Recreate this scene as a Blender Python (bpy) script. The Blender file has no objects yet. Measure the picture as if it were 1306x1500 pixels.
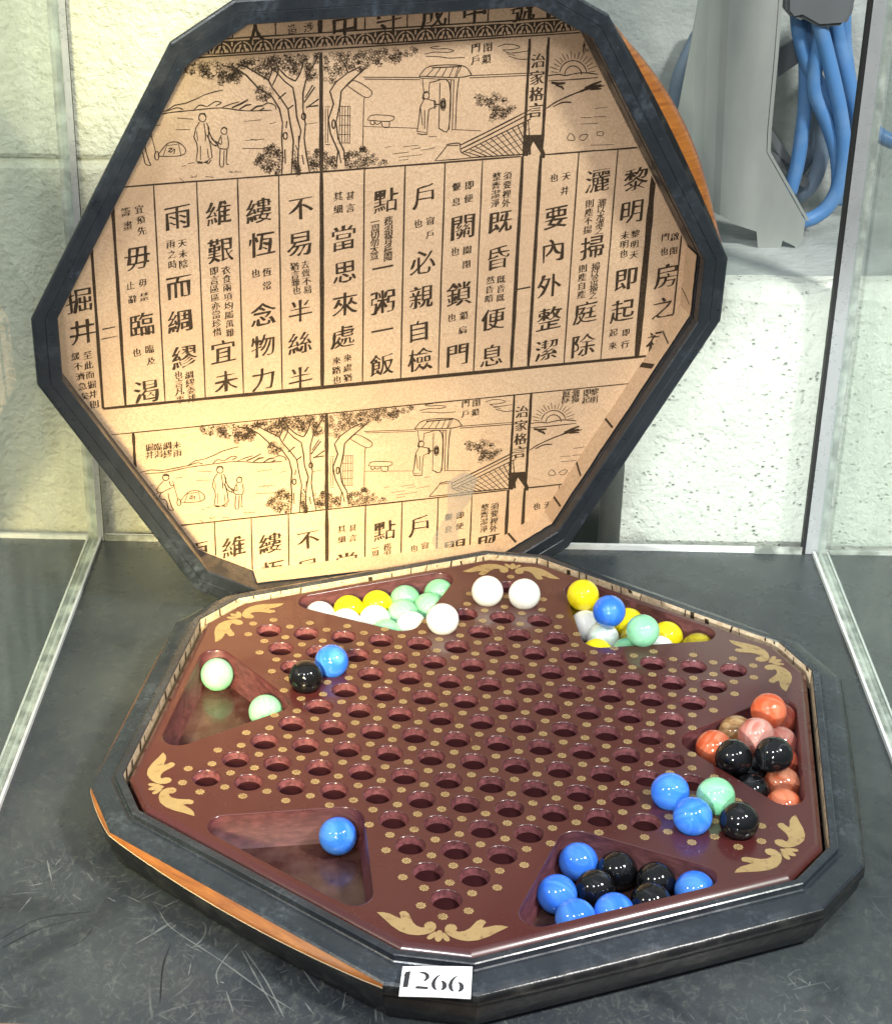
import bpy, bmesh, math, random
from mathutils import Vector, Matrix, noise
random.seed(7)
S = 0.02                      # one hole spacing of the board is 2 cm
Z0 = 1.4                      # height of the playing surface above the shelf (in spacings)
scene = bpy.context.scene
COL = scene.collection
R3 = math.sqrt(3)
def W(x, y, z=0.0): return Vector((x*S, y*S, (z+Z0)*S))       # board units -> metres

# ---------------------------------------------------------------- camera
CAM_R = ((0.9808180181355607, 0.1942569481723463, -0.016132370792826423), (0.07383443371282539, -0.4468369071998605, -0.8915633767502845), (-0.18040092034060998, 0.8732702997645286, -0.4526085415126776))
CAM_C = (3.272112794081936, -37.203818422203206, 23.961589340293788)
cd = bpy.data.cameras.new('camera'); cam = bpy.data.objects.new('camera', cd); COL.objects.link(cam)
r, d, fw = [Vector(v) for v in CAM_R]
M = Matrix((r, -d, -fw)).transposed().to_4x4(); M.translation = W(*CAM_C); cam.matrix_world = M
cd.sensor_fit = 'HORIZONTAL'; cd.sensor_width = 36.0
cd.lens = 2658.03/1306*36.0; cd.shift_x = (653-438.655)/1306; cd.shift_y = (785.02-750)/1306
cd.clip_start = 0.01; cd.clip_end = 50
scene.camera = cam

# ---------------------------------------------------------------- light
world = bpy.data.worlds.new('World'); scene.world = world; world.use_nodes = True
wn = world.node_tree; bg = wn.nodes['Background']
tc = wn.nodes.new('ShaderNodeTexCoord'); sp = wn.nodes.new('ShaderNodeSeparateXYZ'); cr = wn.nodes.new('ShaderNodeValToRGB')
mr = wn.nodes.new('ShaderNodeMapRange'); mr.inputs[1].default_value = -1
wn.links.new(tc.outputs['Generated'], sp.inputs[0]); wn.links.new(sp.outputs['Z'], mr.inputs[0]); wn.links.new(mr.outputs[0], cr.inputs[0]); wn.links.new(cr.outputs[0], bg.inputs[0])
cr.color_ramp.elements[0].position = .45; cr.color_ramp.elements[0].color = (.22, .23, .22, 1)
cr.color_ramp.elements[1].position = .9; cr.color_ramp.elements[1].color = (1.75, 1.95, 2.2, 1)
bg.inputs[1].default_value = 0.32
def lamp(name, direction, dist, watts, size, color, target=(0, 0, 0), shape='DISK', sy=None):
    l = bpy.data.lights.new(name, 'AREA'); l.energy = watts; l.shape = shape; l.size = size; l.color = color
    if sy: l.size_y = sy
    o = bpy.data.objects.new(name, l); COL.objects.link(o)
    dv = Vector(direction).normalized(); t = W(*target); o.location = t + dv*dist
    o.rotation_euler = dv.to_track_quat('Z', 'Y').to_euler(); return o
def spot(name, loc, target, watts, angle, blend, color, radius):
    l = bpy.data.lights.new(name, 'SPOT'); l.energy = watts; l.spot_size = math.radians(angle); l.spot_blend = blend; l.color = color; l.shadow_soft_size = radius
    o = bpy.data.objects.new(name, l); COL.objects.link(o); o.location = W(*loc)
    o.rotation_euler = (W(*loc)-W(*target)).to_track_quat('Z', 'Y').to_euler(); return o
lamp('key_lamp', (1.2, -.56, 1.5), 1.5, 24.0, .20, (1, .97, .93))
lamp('ceiling_lamp', (-.10, -.66, .75), 1.7, 10.0, .20, (.95, .98, 1.0))
lamp('side_lamp', (-.9, -.7, .75), 1.6, 5.0, .18, (1, .93, .75))
lamp('row_lamp', (.32, -.55, .8), 1.8, 4.5, .15, (.95, .98, 1))
spot('added_lid_fill', (1.5, -52, 21), (-3.4, 8, 7), 28.0, 20, .5, (1, .95, .88), .08)  # added fill beside the camera, softens shadows inside the lid; no real fixture
spot('warm_lamp', (-7, -50, 26), (-7.6, 7.2, -.6), 260.0, 14, 1.0, (1, .84, .42), .08)
spot('added_wall_spot', (2, -48, 27), (-13.0, 12.5, 14.5), 62.0, 10, .8, (1, .98, .58), .03)  # added spot that brightens the upper left wall; no real fixture
spot('cool_lamp', (-1, -50, 15), (9.4, 13.6, .9), 66.0, 13, .6, (.92, 1, .95), .02)
scene.view_settings.view_transform = 'Standard'; scene.view_settings.look = 'None'
scene.view_settings.exposure = 0; scene.view_settings.gamma = 1; scene.view_settings.use_curve_mapping = False

# ---------------------------------------------------------------- object helpers
def tag(o, label=None, cat=None, group=None, kind=None):
    for k, v in (('label', label), ('category', cat), ('group', group), ('kind', kind)):
        if v: o[k] = v
    return o
def empty(name, loc=(0, 0, 0), mat=None):
    o = bpy.data.objects.new(name, None); COL.objects.link(o); o.empty_display_size = .02
    o.matrix_world = mat if mat else Matrix.Translation(Vector(loc)); return o
def obj(name, bm, mats, parent=None, smooth=False):
    me = bpy.data.meshes.new(name); bm.to_mesh(me); bm.free()
    for m in (mats if isinstance(mats, (list, tuple)) else [mats]): me.materials.append(m)
    if smooth:
        for p in me.polygons: p.use_smooth = True
    o = bpy.data.objects.new(name, me); COL.objects.link(o)
    if parent:
        o.parent = parent
        o.matrix_parent_inverse = pinv(parent)
    return o
def pinv(p): return Matrix.Identity(4) if p.parent else p.matrix_basis.inverted()
def box(bm, lo, hi, f=W, mi=0):
    vs = [bm.verts.new(f(x, y, z)) for z in (lo[2], hi[2]) for y in (lo[1], hi[1]) for x in (lo[0], hi[0])]
    for q in ((0, 2, 3, 1), (4, 5, 7, 6), (0, 1, 5, 4), (2, 6, 7, 3), (0, 4, 6, 2), (1, 3, 7, 5)):
        fc = bm.faces.new([vs[i] for i in q]); fc.material_index = mi
def prism(bm, pts, z0, z1, f):
    a = [bm.verts.new(f(x, y, z0)) for x, y in pts]; b = [bm.verts.new(f(x, y, z1)) for x, y in pts]; n = len(pts)
    bm.faces.new(b); bm.faces.new(a[::-1])
    for i in range(n): bm.faces.new((a[i], a[(i+1) % n], b[(i+1) % n], b[i]))
    bmesh.ops.recalc_face_normals(bm, faces=bm.faces[:])
def smooth_line(p, n=8):
    p = [Vector(q) for q in p]; q = [p[0]*2-p[1]]+p+[p[-1]*2-p[-2]]; out = []
    for i in range(1, len(q)-2):
        a, b, c, e = q[i-1:i+3]
        for k in range(n):
            t = k/n; out.append(.5*((2*b)+(c-a)*t+(2*a-5*b+4*c-e)*t*t+(3*b-a-3*c+e)*t**3))
    out.append(p[-1]); return out
def tube(bm, pts, rad, seg=12):
    rings = []; up = Vector((.3, .9, .2)).normalized()
    for i, p in enumerate(pts):
        t = (pts[min(i+1, len(pts)-1)]-pts[max(i-1, 0)]).normalized(); u = t.cross(up).normalized(); v = t.cross(u)
        rings.append([bm.verts.new(p+(u*math.cos(2*math.pi*k/seg)+v*math.sin(2*math.pi*k/seg))*rad) for k in range(seg)])
    for a, b in zip(rings, rings[1:]):
        for k in range(seg): bm.faces.new((a[k], a[(k+1) % seg], b[(k+1) % seg], b[k]))
    bm.faces.new(rings[0][::-1]); bm.faces.new(rings[-1]); bmesh.ops.recalc_face_normals(bm, faces=bm.faces[:])

# ---------------------------------------------------------------- materials
def mat(name, col=(.5, .5, .5), rough=.5, metal=0, spec=.5, coat=0, coat_rough=.05, trans=0, ior=1.5):
    m = bpy.data.materials.new(name); m.use_nodes = True; b = m.node_tree.nodes['Principled BSDF']
    b.inputs['Base Color'].default_value = (*col, 1); b.inputs['Roughness'].default_value = rough; b.inputs['Metallic'].default_value = metal
    b.inputs['Specular IOR Level'].default_value = spec; b.inputs['Coat Weight'].default_value = coat; b.inputs['Coat Roughness'].default_value = coat_rough
    b.inputs['Transmission Weight'].default_value = trans; b.inputs['IOR'].default_value = ior
    return m
class NT:
    def __init__(s, m): s.t = m.node_tree; s.b = s.t.nodes['Principled BSDF']; s.c = s.n('ShaderNodeTexCoord').outputs['Object']
    def n(s, ty, **kw):
        x = s.t.nodes.new(ty)
        for k, v in kw.items(): setattr(x, k, v)
        return x
    def set(s, node, i, v):
        if hasattr(v, 'links') or isinstance(v, bpy.types.NodeSocket): s.t.links.new(v, node.inputs[i])
        else: node.inputs[i].default_value = v
    def noise(s, scale, detail=4, rough=.55, vec=None, dist=0, out='Fac'):
        x = s.n('ShaderNodeTexNoise'); s.set(x, 'Vector', vec or s.c); s.set(x, 'Scale', scale); s.set(x, 'Detail', detail); s.set(x, 'Roughness', rough); s.set(x, 'Distortion', dist); return x.outputs[out]
    def vor(s, scale, out='Distance', feature='F1', vec=None, rnd=1.0):
        x = s.n('ShaderNodeTexVoronoi', feature=feature); s.set(x, 'Vector', vec or s.c); s.set(x, 'Scale', scale); s.set(x, 'Randomness', rnd); return x.outputs[out]
    def ramp(s, fac, lo, hi, a=0.0, b=1.0):
        x = s.n('ShaderNodeMapRange'); s.set(x, 0, fac); s.set(x, 1, lo); s.set(x, 2, hi); s.set(x, 3, a); s.set(x, 4, b); return x.outputs[0]
    def mix(s, fac, a, b):
        x = s.n('ShaderNodeMix', data_type='RGBA'); s.set(x, 0, fac)
        for i, v in ((6, a), (7, b)): s.set(x, i, (*v, 1) if isinstance(v, tuple) and len(v) == 3 else v)
        return x.outputs[2]
    def math(s, op, a, b=0.0, c=0.0):
        x = s.n('ShaderNodeMath', operation=op); s.set(x, 0, a); s.set(x, 1, b); s.set(x, 2, c); return x.outputs[0]
    def vmath(s, op, a, b=(0, 0, 0)):
        x = s.n('ShaderNodeVectorMath', operation=op); s.set(x, 0, a); s.set(x, 1, b); return x.outputs[0]
    def map(s, scale=(1, 1, 1), rot=(0, 0, 0), vec=None):
        x = s.n('ShaderNodeMapping'); s.set(x, 0, vec or s.c); x.inputs['Rotation'].default_value = rot; x.inputs['Scale'].default_value = scale; return x.outputs[0]
    def bump(s, h, strength=.3, dist=.001, normal=None):
        x = s.n('ShaderNodeBump'); s.set(x, 'Height', h); s.set(x, 'Strength', strength); s.set(x, 'Distance', dist)
        if normal: s.set(x, 'Normal', normal)
        return x.outputs[0]
    def color(s, v): s.set(s.b, 'Base Color', v)
    def rough(s, v): s.set(s.b, 'Roughness', v)
    def normal(s, v): s.set(s.b, 'Normal', v)
    def scratches(s, scale, width, length, seed):
        # short straight scratches, one per voronoi cell, each at its own angle
        vec = s.vmath('ADD', s.c, (seed*1.7, seed*.9, 0))
        vo = s.n('ShaderNodeTexVoronoi', voronoi_dimensions='2D'); s.set(vo, 'Vector', vec); s.set(vo, 'Scale', scale)
        sc = s.n('ShaderNodeVectorMath', operation='SUBTRACT'); s.set(sc, 0, vec); s.set(sc, 1, vo.outputs['Position'])
        sx = s.n('ShaderNodeSeparateColor'); s.set(sx, 0, vo.outputs['Color'])
        ro = s.n('ShaderNodeVectorRotate', rotation_type='Z_AXIS'); s.set(ro, 'Vector', sc.outputs[0]); s.set(ro, 'Angle', s.math('MULTIPLY', sx.outputs[0], 6.28))
        sp = s.n('ShaderNodeSeparateXYZ'); s.set(sp, 0, ro.outputs[0])
        y = s.math('ADD', sp.outputs[1], s.math('MULTIPLY', s.math('MULTIPLY', sp.outputs[0], sp.outputs[0]), s.ramp(sx.outputs[1], 0, 1, -40, 40)))
        ln = s.ramp(s.math('ABSOLUTE', y), width*.4, width, 1, 0)
        le = s.ramp(s.math('ABSOLUTE', sp.outputs[0]), length*.5, length, 1, 0)
        on = s.math('MULTIPLY', s.math('GREATER_THAN', sx.outputs[2], .55), s.ramp(sx.outputs[1], 0, 1, .3, 1))
        return s.math('MULTIPLY', s.math('MULTIPLY', ln, le), on)

# black rubbed lacquer of the frames
m_black = mat('black_lacquer', (.012, .013, .017), .42); n = NT(m_black)
w1 = n.math('MULTIPLY', .35, n.math('MULTIPLY', n.ramp(n.noise(38, 5, .65), .50, .72), n.ramp(n.noise(260, 4, .7), .42, .68)))
w2 = n.ramp(n.noise(900, 2, .5, n.map((1, .12, 1), (0, 0, .5))), .68, .78, 0, .35)
n.color(n.mix(n.math('MAXIMUM', w1, w2), n.mix(n.noise(70, 3), (.010, .012, .016), (.024, .029, .037)), (.15, .18, .23))); n.rough(n.ramp(n.noise(120, 4), .3, .7, .24, .44)); n.normal(n.bump(n.noise(420, 4), .25, .0006))
m_rim = mat('worn_lightened_black_lacquer', (.03, .035, .045), .35); n = NT(m_rim)  # worn streaks are real; base also lightened to imitate sheen on the tray rim
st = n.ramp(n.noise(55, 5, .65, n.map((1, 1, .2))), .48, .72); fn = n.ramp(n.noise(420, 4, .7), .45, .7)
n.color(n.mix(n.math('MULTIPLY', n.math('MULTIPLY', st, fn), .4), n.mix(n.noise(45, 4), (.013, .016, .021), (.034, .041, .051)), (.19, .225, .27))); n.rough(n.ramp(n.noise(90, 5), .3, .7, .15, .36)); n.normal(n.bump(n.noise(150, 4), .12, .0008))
m_black_side = mat('black_side_lacquer', (.02, .021, .022), .3); n = NT(m_black_side)
n.color(n.mix(n.ramp(n.noise(90, 4), .5, .75), (.012, .012, .013), (.05, .05, .045))); n.normal(n.bump(n.noise(180, 4), .3, .001))
# varnished wood sides
m_wood = mat('orange_wood', (.4, .14, .02), .3, coat=.4); n = NT(m_wood)
g = n.noise(60, 6, .6, n.map((1, 1, 9)), .6)
n.color(n.mix(n.ramp(g, .3, .7), (.42, .15, .024), (.20, .055, .009))); n.normal(n.bump(g, .1, .0005))
m_edge = mat('raw_wood_edge', (.72, .55, .36), .6)
# maroon lacquered playing board
m_maroon = mat('maroon_lacquer', (.085, .017, .013), .30, coat=.5, coat_rough=.10); n = NT(m_maroon)
dust = n.ramp(n.noise(2600, 2, .5), .73, .79, 0, .5)
n.color(n.mix(n.math('MULTIPLY', dust, n.ramp(n.noise(35, 3), .45, .7)), n.mix(n.noise(25, 4), (.058, .0108, .0108), (.076, .0158, .0150)), (.3, .2, .18))); n.rough(n.ramp(n.noise(30, 5), .3, .7, .24, .36)); n.normal(n.bump(n.noise(90, 3), .04, .0006))
m_hole = mat('rough_maroon_flock', (.17, .04, .05), .75); n = NT(m_hole)
hn = n.noise(330, 5, .65)
n.color(n.mix(n.ramp(hn, .35, .68), (.065, .011, .014), (.23, .066, .074))); n.normal(n.bump(hn, .5, .001))
m_floor = mat('dark_well_floor', (.06, .022, .018), .22, coat=.3); n = NT(m_floor)
n.color(n.mix(n.ramp(n.noise(50, 5), .4, .7), (.04, .012, .01), (.11, .06, .05))); n.normal(n.bump(n.noise(200, 3), .08, .0006))
m_well = mat('smooth_maroon_wall', (.1, .02, .02), .6); n = NT(m_well)
n.color(n.mix(n.ramp(n.noise(160, 5, .6, n.map((1, 1, 3))), .4, .7), (.060, .012, .014), (.125, .034, .038))); n.normal(n.bump(n.noise(240, 4), .3, .0008))
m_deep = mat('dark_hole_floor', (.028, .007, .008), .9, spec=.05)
m_gold = mat('gold_print', (.50, .335, .13), .45); n = NT(m_gold)
n.color(n.mix(n.ramp(n.noise(330, 5, .7), .56, .68, 0, .65), n.mix(n.noise(90, 4), (.27, .18, .075), (.41, .29, .135)), (.09, .025, .018)))
# paper and print
m_paper = mat('printed_paper', (.55, .38, .22), .48, spec=.35); n = NT(m_paper)
fib = n.noise(900, 3, .6, n.map((1, .3, 1), (0, 0, .8))); spk = n.ramp(n.vor(420), .03, .09, 1, 0)
pc = n.mix(n.ramp(fib, .38, .62), (.50, .33, .205), (.62, .43, .28)); pc = n.mix(n.ramp(n.noise(22, 4), .4, .7, 0, .5), pc, (.45, .285, .18))
n.color(n.mix(n.math('MULTIPLY', spk, n.ramp(n.noise(160, 2), .48, .6, 0, .55)), pc, (.24, .14, .08))); cre = n.ramp(n.math('ABSOLUTE', n.math('SUBTRACT', n.noise(16, 4, .6, None, 1.0), .5)), 0, .03, 1, 0)
n.normal(n.bump(n.math('ADD', n.noise(50, 3), n.math('MULTIPLY', cre, .5)), .22, .0015))
m_ink = mat('black_ink', (.03, .018, .010), .6, spec=.3); n = NT(m_ink)
n.color(n.mix(n.ramp(n.noise(1500, 3), .5, .75), (.028, .016, .008), (.12, .075, .042)))
m_strip = mat('paper_edge_strip', (.62, .47, .31), .55); n = NT(m_strip)
n.color(n.mix(n.ramp(n.noise(500, 3), .4, .7), (.66, .52, .36), (.45, .31, .19)))
m_tear = mat('torn_paper', (.20, .13, .05), .7)
m_tape = bpy.data.materials.new('clear_tape'); m_tape.use_nodes = True
t = m_tape.node_tree; t.nodes.remove(t.nodes['Principled BSDF']); out = t.nodes['Material Output']
a = t.nodes.new('ShaderNodeBsdfTransparent'); g = t.nodes.new('ShaderNodeBsdfPrincipled'); x = t.nodes.new('ShaderNodeMixShader'); nz = t.nodes.new('ShaderNodeTexNoise'); bp = t.nodes.new('ShaderNodeBump')
g.inputs['Base Color'].default_value = (.88, .84, .76, 1); g.inputs['Roughness'].default_value = .2; nz.inputs['Scale'].default_value = 120; bp.inputs['Strength'].default_value = .8; bp.inputs['Distance'].default_value = .004  # whitish patches in the tape colour stand in for its glare
mrr = t.nodes.new('ShaderNodeMapRange'); mrr.inputs[1].default_value = .35; mrr.inputs[2].default_value = .75; mrr.inputs[3].default_value = .05; mrr.inputs[4].default_value = .75
t.links.new(nz.outputs['Fac'], bp.inputs['Height']); t.links.new(bp.outputs[0], g.inputs['Normal']); t.links.new(nz.outputs['Fac'], mrr.inputs[0]); t.links.new(mrr.outputs[0], x.inputs[0]); t.links.new(a.outputs[0], x.inputs[1]); t.links.new(g.outputs[0], x.inputs[2]); t.links.new(x.outputs[0], out.inputs[0])
m_tag = mat('white_card', (.86, .86, .85), .5); m_tagink = mat('grey_print', (.022, .022, .026), .5)
# scratched black shelf
m_shelf = mat('scratched_black_plastic', (.045, .05, .05), .4); n = NT(m_shelf)
sc = None
for args in ((26, .0006, .014, 1), (40, .0005, .010, 2.3), (60, .0005, .006, 3.1), (110, .0004, .004, 4.7), (190, .0004, .0025, 5.9), (14, .0007, .03, 7.3)):
    q = n.scratches(*args); sc = q if sc is None else n.math('MAXIMUM', sc, q)
sx = n.n('ShaderNodeSeparateXYZ'); n.set(sx, 0, n.c)
near = n.ramp(n.math('ADD', sx.outputs[1], n.math('MULTIPLY', n.noise(10, 3), .16)), .05, -.08, .10, 1)      # most worn where things are slid in at the front
wear = n.ramp(n.noise(9, 6, .65), .36, .66)
sc = n.math('MULTIPLY', n.math('MULTIPLY', sc, near), n.ramp(n.noise(22, 4), .46, .72, .02, .5))
gr = n.noise(240, 5, .75, n.map((1, .7, 1), (0, 0, .6)), 1.2); gr2 = n.ramp(gr, .50, .72, 0, .75)
base = n.mix(wear, (.033, .039, .048), (.068, .077, .078)); base = n.mix(n.math('MULTIPLY', gr2, n.math('ADD', n.math('MULTIPLY', near, .7), .3)), base, (.13, .14, .125))
base = n.mix(n.ramp(n.noise(16, 4, .6, None, .8), .58, .68, 0, .6), base, (.018, .021, .026))
n.color(n.mix(sc, base, (.40, .41, .38))); n.rough(n.ramp(n.noise(40, 5), .3, .7, .20, .38)); n.normal(n.bump(n.math('ADD', n.math('MULTIPLY', gr, .5), sc), .25, .0005))
m_scratch = mat('pale_scratch', (.16, .17, .165), .5); m_scuff = mat('dark_scuff', (.015, .017, .02), .35)
# plastered block wall
m_wall = mat('rough_plaster', (.6, .61, .55), .85, spec=.2); n = NT(m_wall)
h = n.math('ADD', n.noise(110, 6, .62, None, .6), n.math('MULTIPLY', n.noise(330, 3, .6), .5))
pit = n.math('MULTIPLY', n.ramp(n.vor(270), .12, .30, 1, 0), n.ramp(n.noise(130, 4, .7), .48, .66))
wc = n.mix(n.ramp(n.noise(14, 4), .35, .7), (.64, .665, .60), (.55, .575, .51)); wc = n.mix(n.ramp(n.noise(180, 4), .55, .8, 0, .35), wc, (.33, .35, .32))
n.color(n.mix(n.math('MULTIPLY', pit, .55), wc, (.20, .22, .20))); n.normal(n.bump(n.math('SUBTRACT', h, pit), .8, .0028))
m_plaster = mat('cream_plaster', (.66, .65, .53), .85, spec=.2); n = NT(m_plaster)
h = n.math('ADD', n.noise(105, 5, .6, None, .5), n.math('MULTIPLY', n.noise(260, 3), .5))
n.color(n.mix(n.ramp(n.noise(12, 5), .35, .7), (.67, .66, .54), (.56, .565, .46))); n.normal(n.bump(h, .85, .0042))
m_concrete = mat('grey_concrete', (.34, .37, .35), .8, spec=.25); n = NT(m_concrete)
h = n.noise(45, 6, .62)
n.color(n.mix(n.ramp(n.noise(18, 5), .3, .7), (.40, .43, .41), (.26, .29, .27))); n.normal(n.bump(n.math('ADD', h, n.math('MULTIPLY', n.noise(220, 3), .35)), .7, .003))
m_bracket = mat('dusty_grey_metal', (.34, .365, .35), .45, metal=.2); n = NT(m_bracket)
n.color(n.mix(n.ramp(n.noise(30, 5, .6, n.map((1, 1, .3))), .35, .7), (.32, .345, .32), (.245, .265, .245))); n.normal(n.bump(n.noise(60, 4), .15, .002))
m_dark = mat('dark_steel', (.10, .11, .115), .6)
m_cable = mat('blue_cable', (.10, .25, .50), .35); n = NT(m_cable)
n.color(n.mix(n.ramp(n.noise(60, 4), .45, .75), (.075, .20, .42), (.13, .25, .44)))
m_cable2 = mat('dusty_blue_cable', (.12, .19, .27), .5); n = NT(m_cable2)
n.color(n.mix(n.noise(50, 4), (.10, .16, .24), (.22, .27, .31)))
m_steel = mat('brushed_aluminium', (.55, .56, .57), .32, metal=.25); n = NT(m_steel)
n.color(n.mix(n.noise(60, 4), (.40, .405, .42), (.48, .48, .49))); n.rough(n.ramp(n.noise(200, 3), .3, .7, .22, .42))
m_seal = mat('dirty_clear_seal', (.42, .44, .41), .3); n = NT(m_seal)
n.color(n.mix(n.ramp(n.noise(80, 5), .4, .65), (.20, .21, .19), (.58, .59, .54)))
m_white = mat('white_bead', (.72, .73, .71), .35); n = NT(m_white)
n.color(n.mix(n.ramp(n.noise(90, 5), .6, .85), (.74, .75, .73), (.42, .43, .40)))
m_gap = mat('black_rubber', (.012, .012, .012), .6)
m_brown = mat('brown_front_edge', (.22, .15, .10), .5)
m_glass = bpy.data.materials.new('case_glass'); m_glass.use_nodes = True
t = m_glass.node_tree; t.nodes.remove(t.nodes['Principled BSDF']); out = t.nodes['Material Output']
a = t.nodes.new('ShaderNodeBsdfTransparent'); a.inputs[0].default_value = (.93, .965, .945, 1); g = t.nodes.new('ShaderNodeBsdfGlossy'); g.inputs['Roughness'].default_value = .03
fr = t.nodes.new('ShaderNodeFresnel'); fr.inputs[0].default_value = 1.45; ge = t.nodes.new('ShaderNodeNewGeometry'); iv = t.nodes.new('ShaderNodeMath'); iv.operation = 'SUBTRACT'; iv.inputs[0].default_value = 1; mu = t.nodes.new('ShaderNodeMath'); mu.operation = 'MULTIPLY'
x = t.nodes.new('ShaderNodeMixShader'); t.links.new(ge.outputs['Backfacing'], iv.inputs[1]); t.links.new(iv.outputs[0], mu.inputs[0]); t.links.new(fr.outputs[0], mu.inputs[1]); t.links.new(mu.outputs[0], x.inputs[0]); t.links.new(a.outputs[0], x.inputs[1]); t.links.new(g.outputs[0], x.inputs[2]); ds = t.nodes.new('ShaderNodeBsdfDiffuse'); ds.inputs[0].default_value = (.62, .70, .64, 1); nz = t.nodes.new('ShaderNodeTexNoise'); nz.inputs['Scale'].default_value = 14; nz.inputs['Detail'].default_value = 6
rm = t.nodes.new('ShaderNodeMapRange'); rm.inputs[1].default_value = .35; rm.inputs[2].default_value = .75; rm.inputs[3].default_value = .05; rm.inputs[4].default_value = .14; x2 = t.nodes.new('ShaderNodeMixShader')
t.links.new(nz.outputs['Fac'], rm.inputs[0]); t.links.new(rm.outputs[0], x2.inputs[0]); t.links.new(x.outputs[0], x2.inputs[1]); t.links.new(ds.outputs[0], x2.inputs[2]); t.links.new(x2.outputs[0], out.inputs[0])
def marble_mat(name, c1, c2, scale=70, rough=.07, trans=0, lo=.42, hi=.62, dist=1.5, sss=0):
    m = mat(name, c1, rough, trans=trans); n = NT(m)
    n.color(n.mix(n.ramp(n.noise(scale, 3, .5, n.map((1, .45, 1.6), (.5, .3, .9)), dist), lo, hi), c1, c2))
    if sss: n.b.inputs['Subsurface Weight'].default_value = sss; n.b.inputs['Subsurface Radius'].default_value = (.004, .004, .004)
    return m
MM = {
 'white': marble_mat('white_glass', (.86, .86, .84), (.80, .81, .80)),
 'milk': marble_mat('milky_glass', (.62, .80, .70), (.84, .87, .85), 50, dist=3),
 'mint': marble_mat('mint_glass', (.20, .54, .30), (.30, .63, .40), 60),
 'yellow': marble_mat('yellow_glass', (.84, .70, .012), (.70, .50, .008), 60, lo=.48, hi=.7, dist=3),
 'amberyellow': marble_mat('clear_yellow_glass', (.72, .58, .03), (.45, .33, .02), 80, trans=.45),
 'blue': marble_mat('blue_glass', (.03, .17, .80), (.10, .32, .90), 42, lo=.40, hi=.75, dist=3.0),
 'black': marble_mat('black_glass', (.005, .005, .006), (.03, .03, .034), 60, lo=.58, hi=.72, dist=3),
 'orange': marble_mat('orange_glass', (.66, .105, .035), (.74, .22, .12), 50, trans=.25, dist=3),
 'red': marble_mat('deep_red_glass', (.34, .045, .025), (.52, .13, .08), 60, trans=.5, dist=3),
 'pink': marble_mat('pink_glass', (.56, .16, .12), (.74, .40, .35), 60, trans=.3, dist=3, lo=.38, hi=.68),
 'amber': marble_mat('amber_glass', (.46, .22, .08), (.68, .46, .24), 90, trans=.5, dist=3),
 'redbrown': marble_mat('redbrown_glass', (.42, .09, .04), (.64, .26, .16), 50, trans=.4, dist=3),
}
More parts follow.
